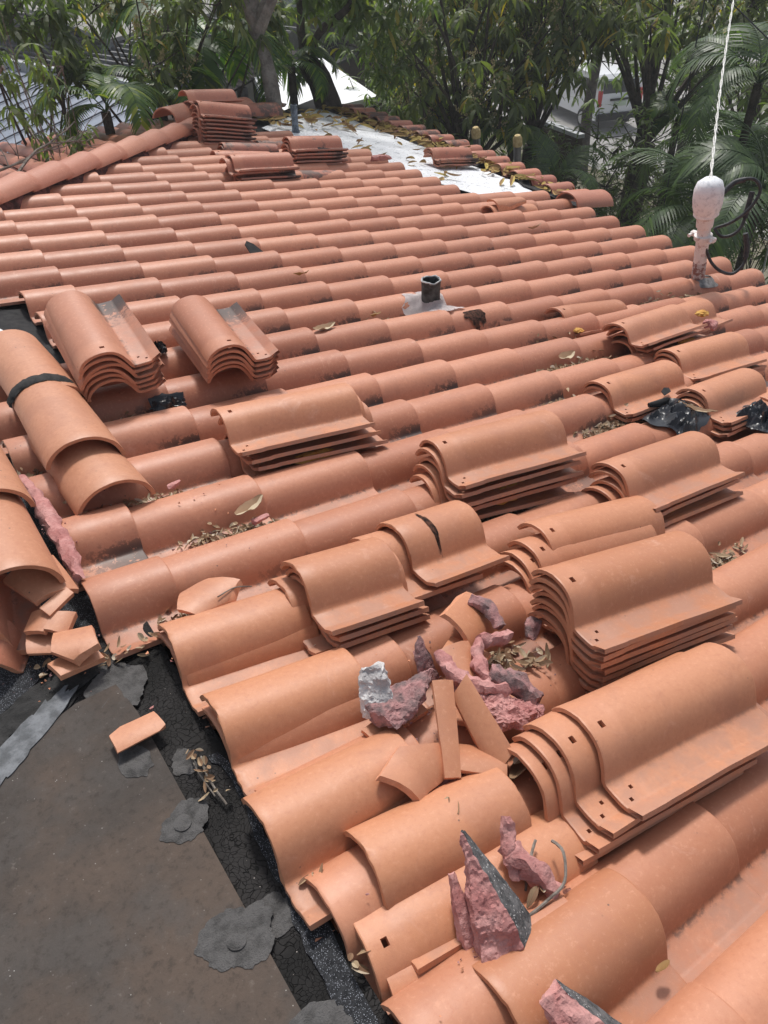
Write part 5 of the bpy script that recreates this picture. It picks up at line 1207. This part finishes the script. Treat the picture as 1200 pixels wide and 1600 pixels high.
d0 = ray_at(512, 160, 10.3); d1 = ray_at(478, 95, 10.4); d2 = ray_at(470, 20, 10.6); dt = empty('dark_stem_tree', (d0.x+.5, d0.y-.3, GZ), label='leaning near black trunk in front of the white shed roof', cat='tree')
bm = bmesh.new(); tube(bm, smooth([(d0.x+.5, d0.y-.3, GZ), (d0.x+.3, d0.y-.15, -2.2), d0, d1], sub=6), [.20-.004*k for k in range(19)], 12, jag=.12)
tube(bm, smooth([d1, ray_at(470, 50, 10.5), d2, ray_at(462, -50, 10.6)]), [.055-.001*k for k in range(16)], 8, jag=.1)
tube(bm, smooth([d1, ray_at(500, 50, 10.4), ray_at(545, 10, 10.5), ray_at(570, -40, 10.6)]), [.05-.001*k for k in range(16)], 8, jag=.1)
obj('trunk', bm, M['barkdark'], dt)
lb = bmesh.new()
for k in range(170): whorl(lb, ray_at(rs.gauss(540, 50), rs.gauss(-40, 40), rs.uniform(10, 11.5)), rs, .22, 10, .35)
for k in range(60): whorl(lb, ray_at(rs.gauss(598, 16), rs.gauss(80, 35), rs.uniform(10, 11.5)), rs, .16, 8, .3)
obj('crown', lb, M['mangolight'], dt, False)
pl = ray_at(1006, 190, 13); bm = bmesh.new(); tube(bm, [(pl.x-.1, pl.y, GZ), (pl.x, pl.y, pl.z), (pl.x+.08, pl.y, pl.z+2.5)], .075, 10); tag(obj('dark_pole', bm, M['barkdark']), 'slim dark pole standing against the pale street', 'pole')

# lighter trees further off and understory
BG = [(470, 25, 24, 2.2, 'mangolight', 'sunlit tree behind the grey walled house'), (620, 10, 22, 2.6, 'mangolight', 'sunlit tree behind the big mango'), (1110, 25, 21, 2.8, 'mangolight', 'bright leafed tree at the top right behind the palms'), (760, -10, 24, 3, 'mangolight', 'sunlit tree far behind the flowering mango'),
      (950, -15, 27, 3, 'mangolight', 'bright tree across the street'), (310, 20, 20, 2.0, 'bush', 'dark tree behind the pale annex'), (1200, 60, 16, 2.0, 'bush', 'dark tree at the right frame edge'), (170, 0, 26, 2.0, 'bush', 'dark tree above the slatted screen')]
for k, (x, y, d, r, mt, lab) in enumerate(BG):
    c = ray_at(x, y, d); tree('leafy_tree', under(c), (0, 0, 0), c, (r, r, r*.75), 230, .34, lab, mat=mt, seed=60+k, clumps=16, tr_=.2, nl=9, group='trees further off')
SH = [(905, 300, 12.0, .8, 'bush', 'shrub below the van'), (975, 290, 11.5, .95, 'bush', 'round leaved shrub beside the eave corner'), (1070, 350, 12.0, .9, 'bush', 'dark shrub beneath the palms'), (1165, 430, 10.5, 1.1, 'bush', 'dark shrub below the cable loops'), (825, 290, 12.5, .6, 'bush', 'shrub behind the ladder'),
      (1120, 250, 14, 1.4, 'bush', 'dense shrub behind the palms'), (690, 210, 14.5, 1.5, 'bush', 'dark shrub under the big mango'), (590, 165, 13, .7, 'mangolight', 'light green shrub right of the white roof'), (1200, 330, 12.5, 1.2, 'bush', 'shrub at the right frame edge')]
for k, (x, y, d, r, mt, lab) in enumerate(SH):
    c = ray_at(x, y, d); tree('shrub', under(c), (0, 0, 0), c, (r, r, r*.9), int(150*r*r+60) if x != 960 else 40, .13 if mt == 'bush' else .16, lab, mat=mt, seed=80+k, clumps=12, tr_=.05, nl=9, droop=.15, cat='shrub', group='understory shrubs', low=-1)

# ------------------------------------------------------------------ palms
def frond_bm(L, nl, ll, droop, seed, wl=.040, fan=False):
    rs = random.Random(seed); bm = bmesh.new(); pts = []; p = Vector((0, 0, 0)); el = .95; n = 24
    for k in range(n+1):
        pts.append(p.copy()); d = Vector((math.cos(el), 0, math.sin(el))); p = p+d*L/n; el -= droop/n*(1+1.2*k/n)
    tube(bm, pts, [.012*(1-.8*k/n) for k in range(n+1)], 4, cap=False)
    for k in range(nl):
        u = .16+.83*k/(nl-1); q = u*n; i = min(n-1, int(q)); c = pts[i].lerp(pts[i+1], q-i); t = (pts[i+1]-pts[i]).normalized()
        l_ = ll*(math.sin(math.pi*(.12+.80*u))**.7)*rs.uniform(.9, 1.08)
        for sg in (-1, 1):
            d = (Vector((0, sg, 0))*.95+t*(.45+.5*u)+Vector((0, 0, .25))).normalized(); pp = c.copy(); prev = None
            nrm = d.cross(t).normalized(); wv = d.cross(nrm).normalized()
            for m_ in range(5):
                v = m_/4; w = wl*.5*(1-.9*v**1.6)*(.5 if m_ == 0 else 1); r_ = [bm.verts.new(pp-wv*w), bm.verts.new(pp+wv*w)]
                if prev: bm.faces.new((prev[0], prev[1], r_[1], r_[0]))
                prev = r_; d = (d+Vector((0, 0, -.17-.10*rs.random()))).normalized(); pp = pp+d*l_/4
    return bm
def frmesh(mat, **k):
    bm = frond_bm(**k); me = bpy.data.meshes.new('palm_frond_mesh'); bm.to_mesh(me); bm.free(); me.materials.append(M[mat]); return me
FD = [frmesh('palm', L=1.9, nl=36, ll=.54, droop=1.5, seed=1), frmesh('palm', L=1.6, nl=32, ll=.48, droop=2.0, seed=2)]
FL = [frmesh('palmlight', L=1.5, nl=28, ll=.48, droop=1.6, seed=3, wl=.052), frmesh('palmlight', L=1.2, nl=24, ll=.42, droop=1.9, seed=4, wl=.052)]
def palm(c, n, F_, label, seed, sc=1, stem=.05):
    rs = random.Random(seed); c = Vector(c); r = empty('palm_tree', (c.x, c.y, GZ), label=label, cat='palm', group='palms beyond the roof edge')
    bm = bmesh.new(); tube(bm, [(c.x+.1, c.y, GZ), (c.x+.05, c.y+.05, (GZ+c.z)/2), c], [stem*1.3, stem, stem*.9], 10); obj('trunk', bm, M['barkdark'], r)
    for k in range(n):
        a = k*2.4+rs.uniform(-.3, .3); m = Matrix.Translation(c) @ Matrix.Rotation(a, 4, 'Z') @ Matrix.Rotation(rs.uniform(-.45, .55), 4, 'Y') @ Matrix.Rotation(rs.uniform(-.4, .4), 4, 'X') @ Matrix.Scale(sc*rs.uniform(.8, 1.1), 4)
        meshobj('frond', F_[k % len(F_)], m, r)
palm(ray_at(1185, 130, 9.9), 11, FD, 'tall dark palm at the upper right behind the wire', 1, .8)
palm(ray_at(1150, 240, 10.6), 11, FD, 'dark palm spreading left behind the weatherhead', 2, .85)
palm(ray_at(1190, 300, 9.2), 12, FD, 'dark palm at the right frame edge behind the cable loops', 3, .8)
palm(ray_at(1095, 345, 9.6), 10, FD, 'low dark palm left of the mast', 4, .85)
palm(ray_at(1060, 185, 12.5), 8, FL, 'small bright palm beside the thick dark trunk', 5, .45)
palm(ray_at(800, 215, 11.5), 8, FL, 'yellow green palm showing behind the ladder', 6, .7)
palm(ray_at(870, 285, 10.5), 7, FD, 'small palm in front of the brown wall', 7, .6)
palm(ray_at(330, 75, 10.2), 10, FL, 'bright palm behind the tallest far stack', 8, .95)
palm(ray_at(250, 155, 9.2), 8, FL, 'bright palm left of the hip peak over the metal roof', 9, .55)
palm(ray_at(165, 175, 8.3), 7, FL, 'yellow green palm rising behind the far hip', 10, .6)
palm(ray_at(455, 105, 10.2), 7, FL, 'palm fronds between the grey and the black trunk', 11, .55)

# ------------------------------------------------------------------ thin volume added as a lens veil, lifts the dark background
bm = bmesh.new(); box(bm, (12, 22, 1.2), (160, 150, 17.2)); hz = obj('lens_veil', bm, [], None, False); tag(hz, kind='stuff')
hm = bpy.data.materials.new('lens_veil'); hm.use_nodes = True; hn = hm.node_tree.nodes; hn.clear(); ho = hn.new('ShaderNodeOutputMaterial'); hv = hn.new('ShaderNodeVolumePrincipled')
hv.inputs['Color'].default_value = (.92, .95, 1, 1); hv.inputs['Density'].default_value = .0028; hv.inputs['Anisotropy'].default_value = .2
hm.node_tree.links.new(hv.outputs[0], ho.inputs['Volume']); hz.data.materials.append(hm)
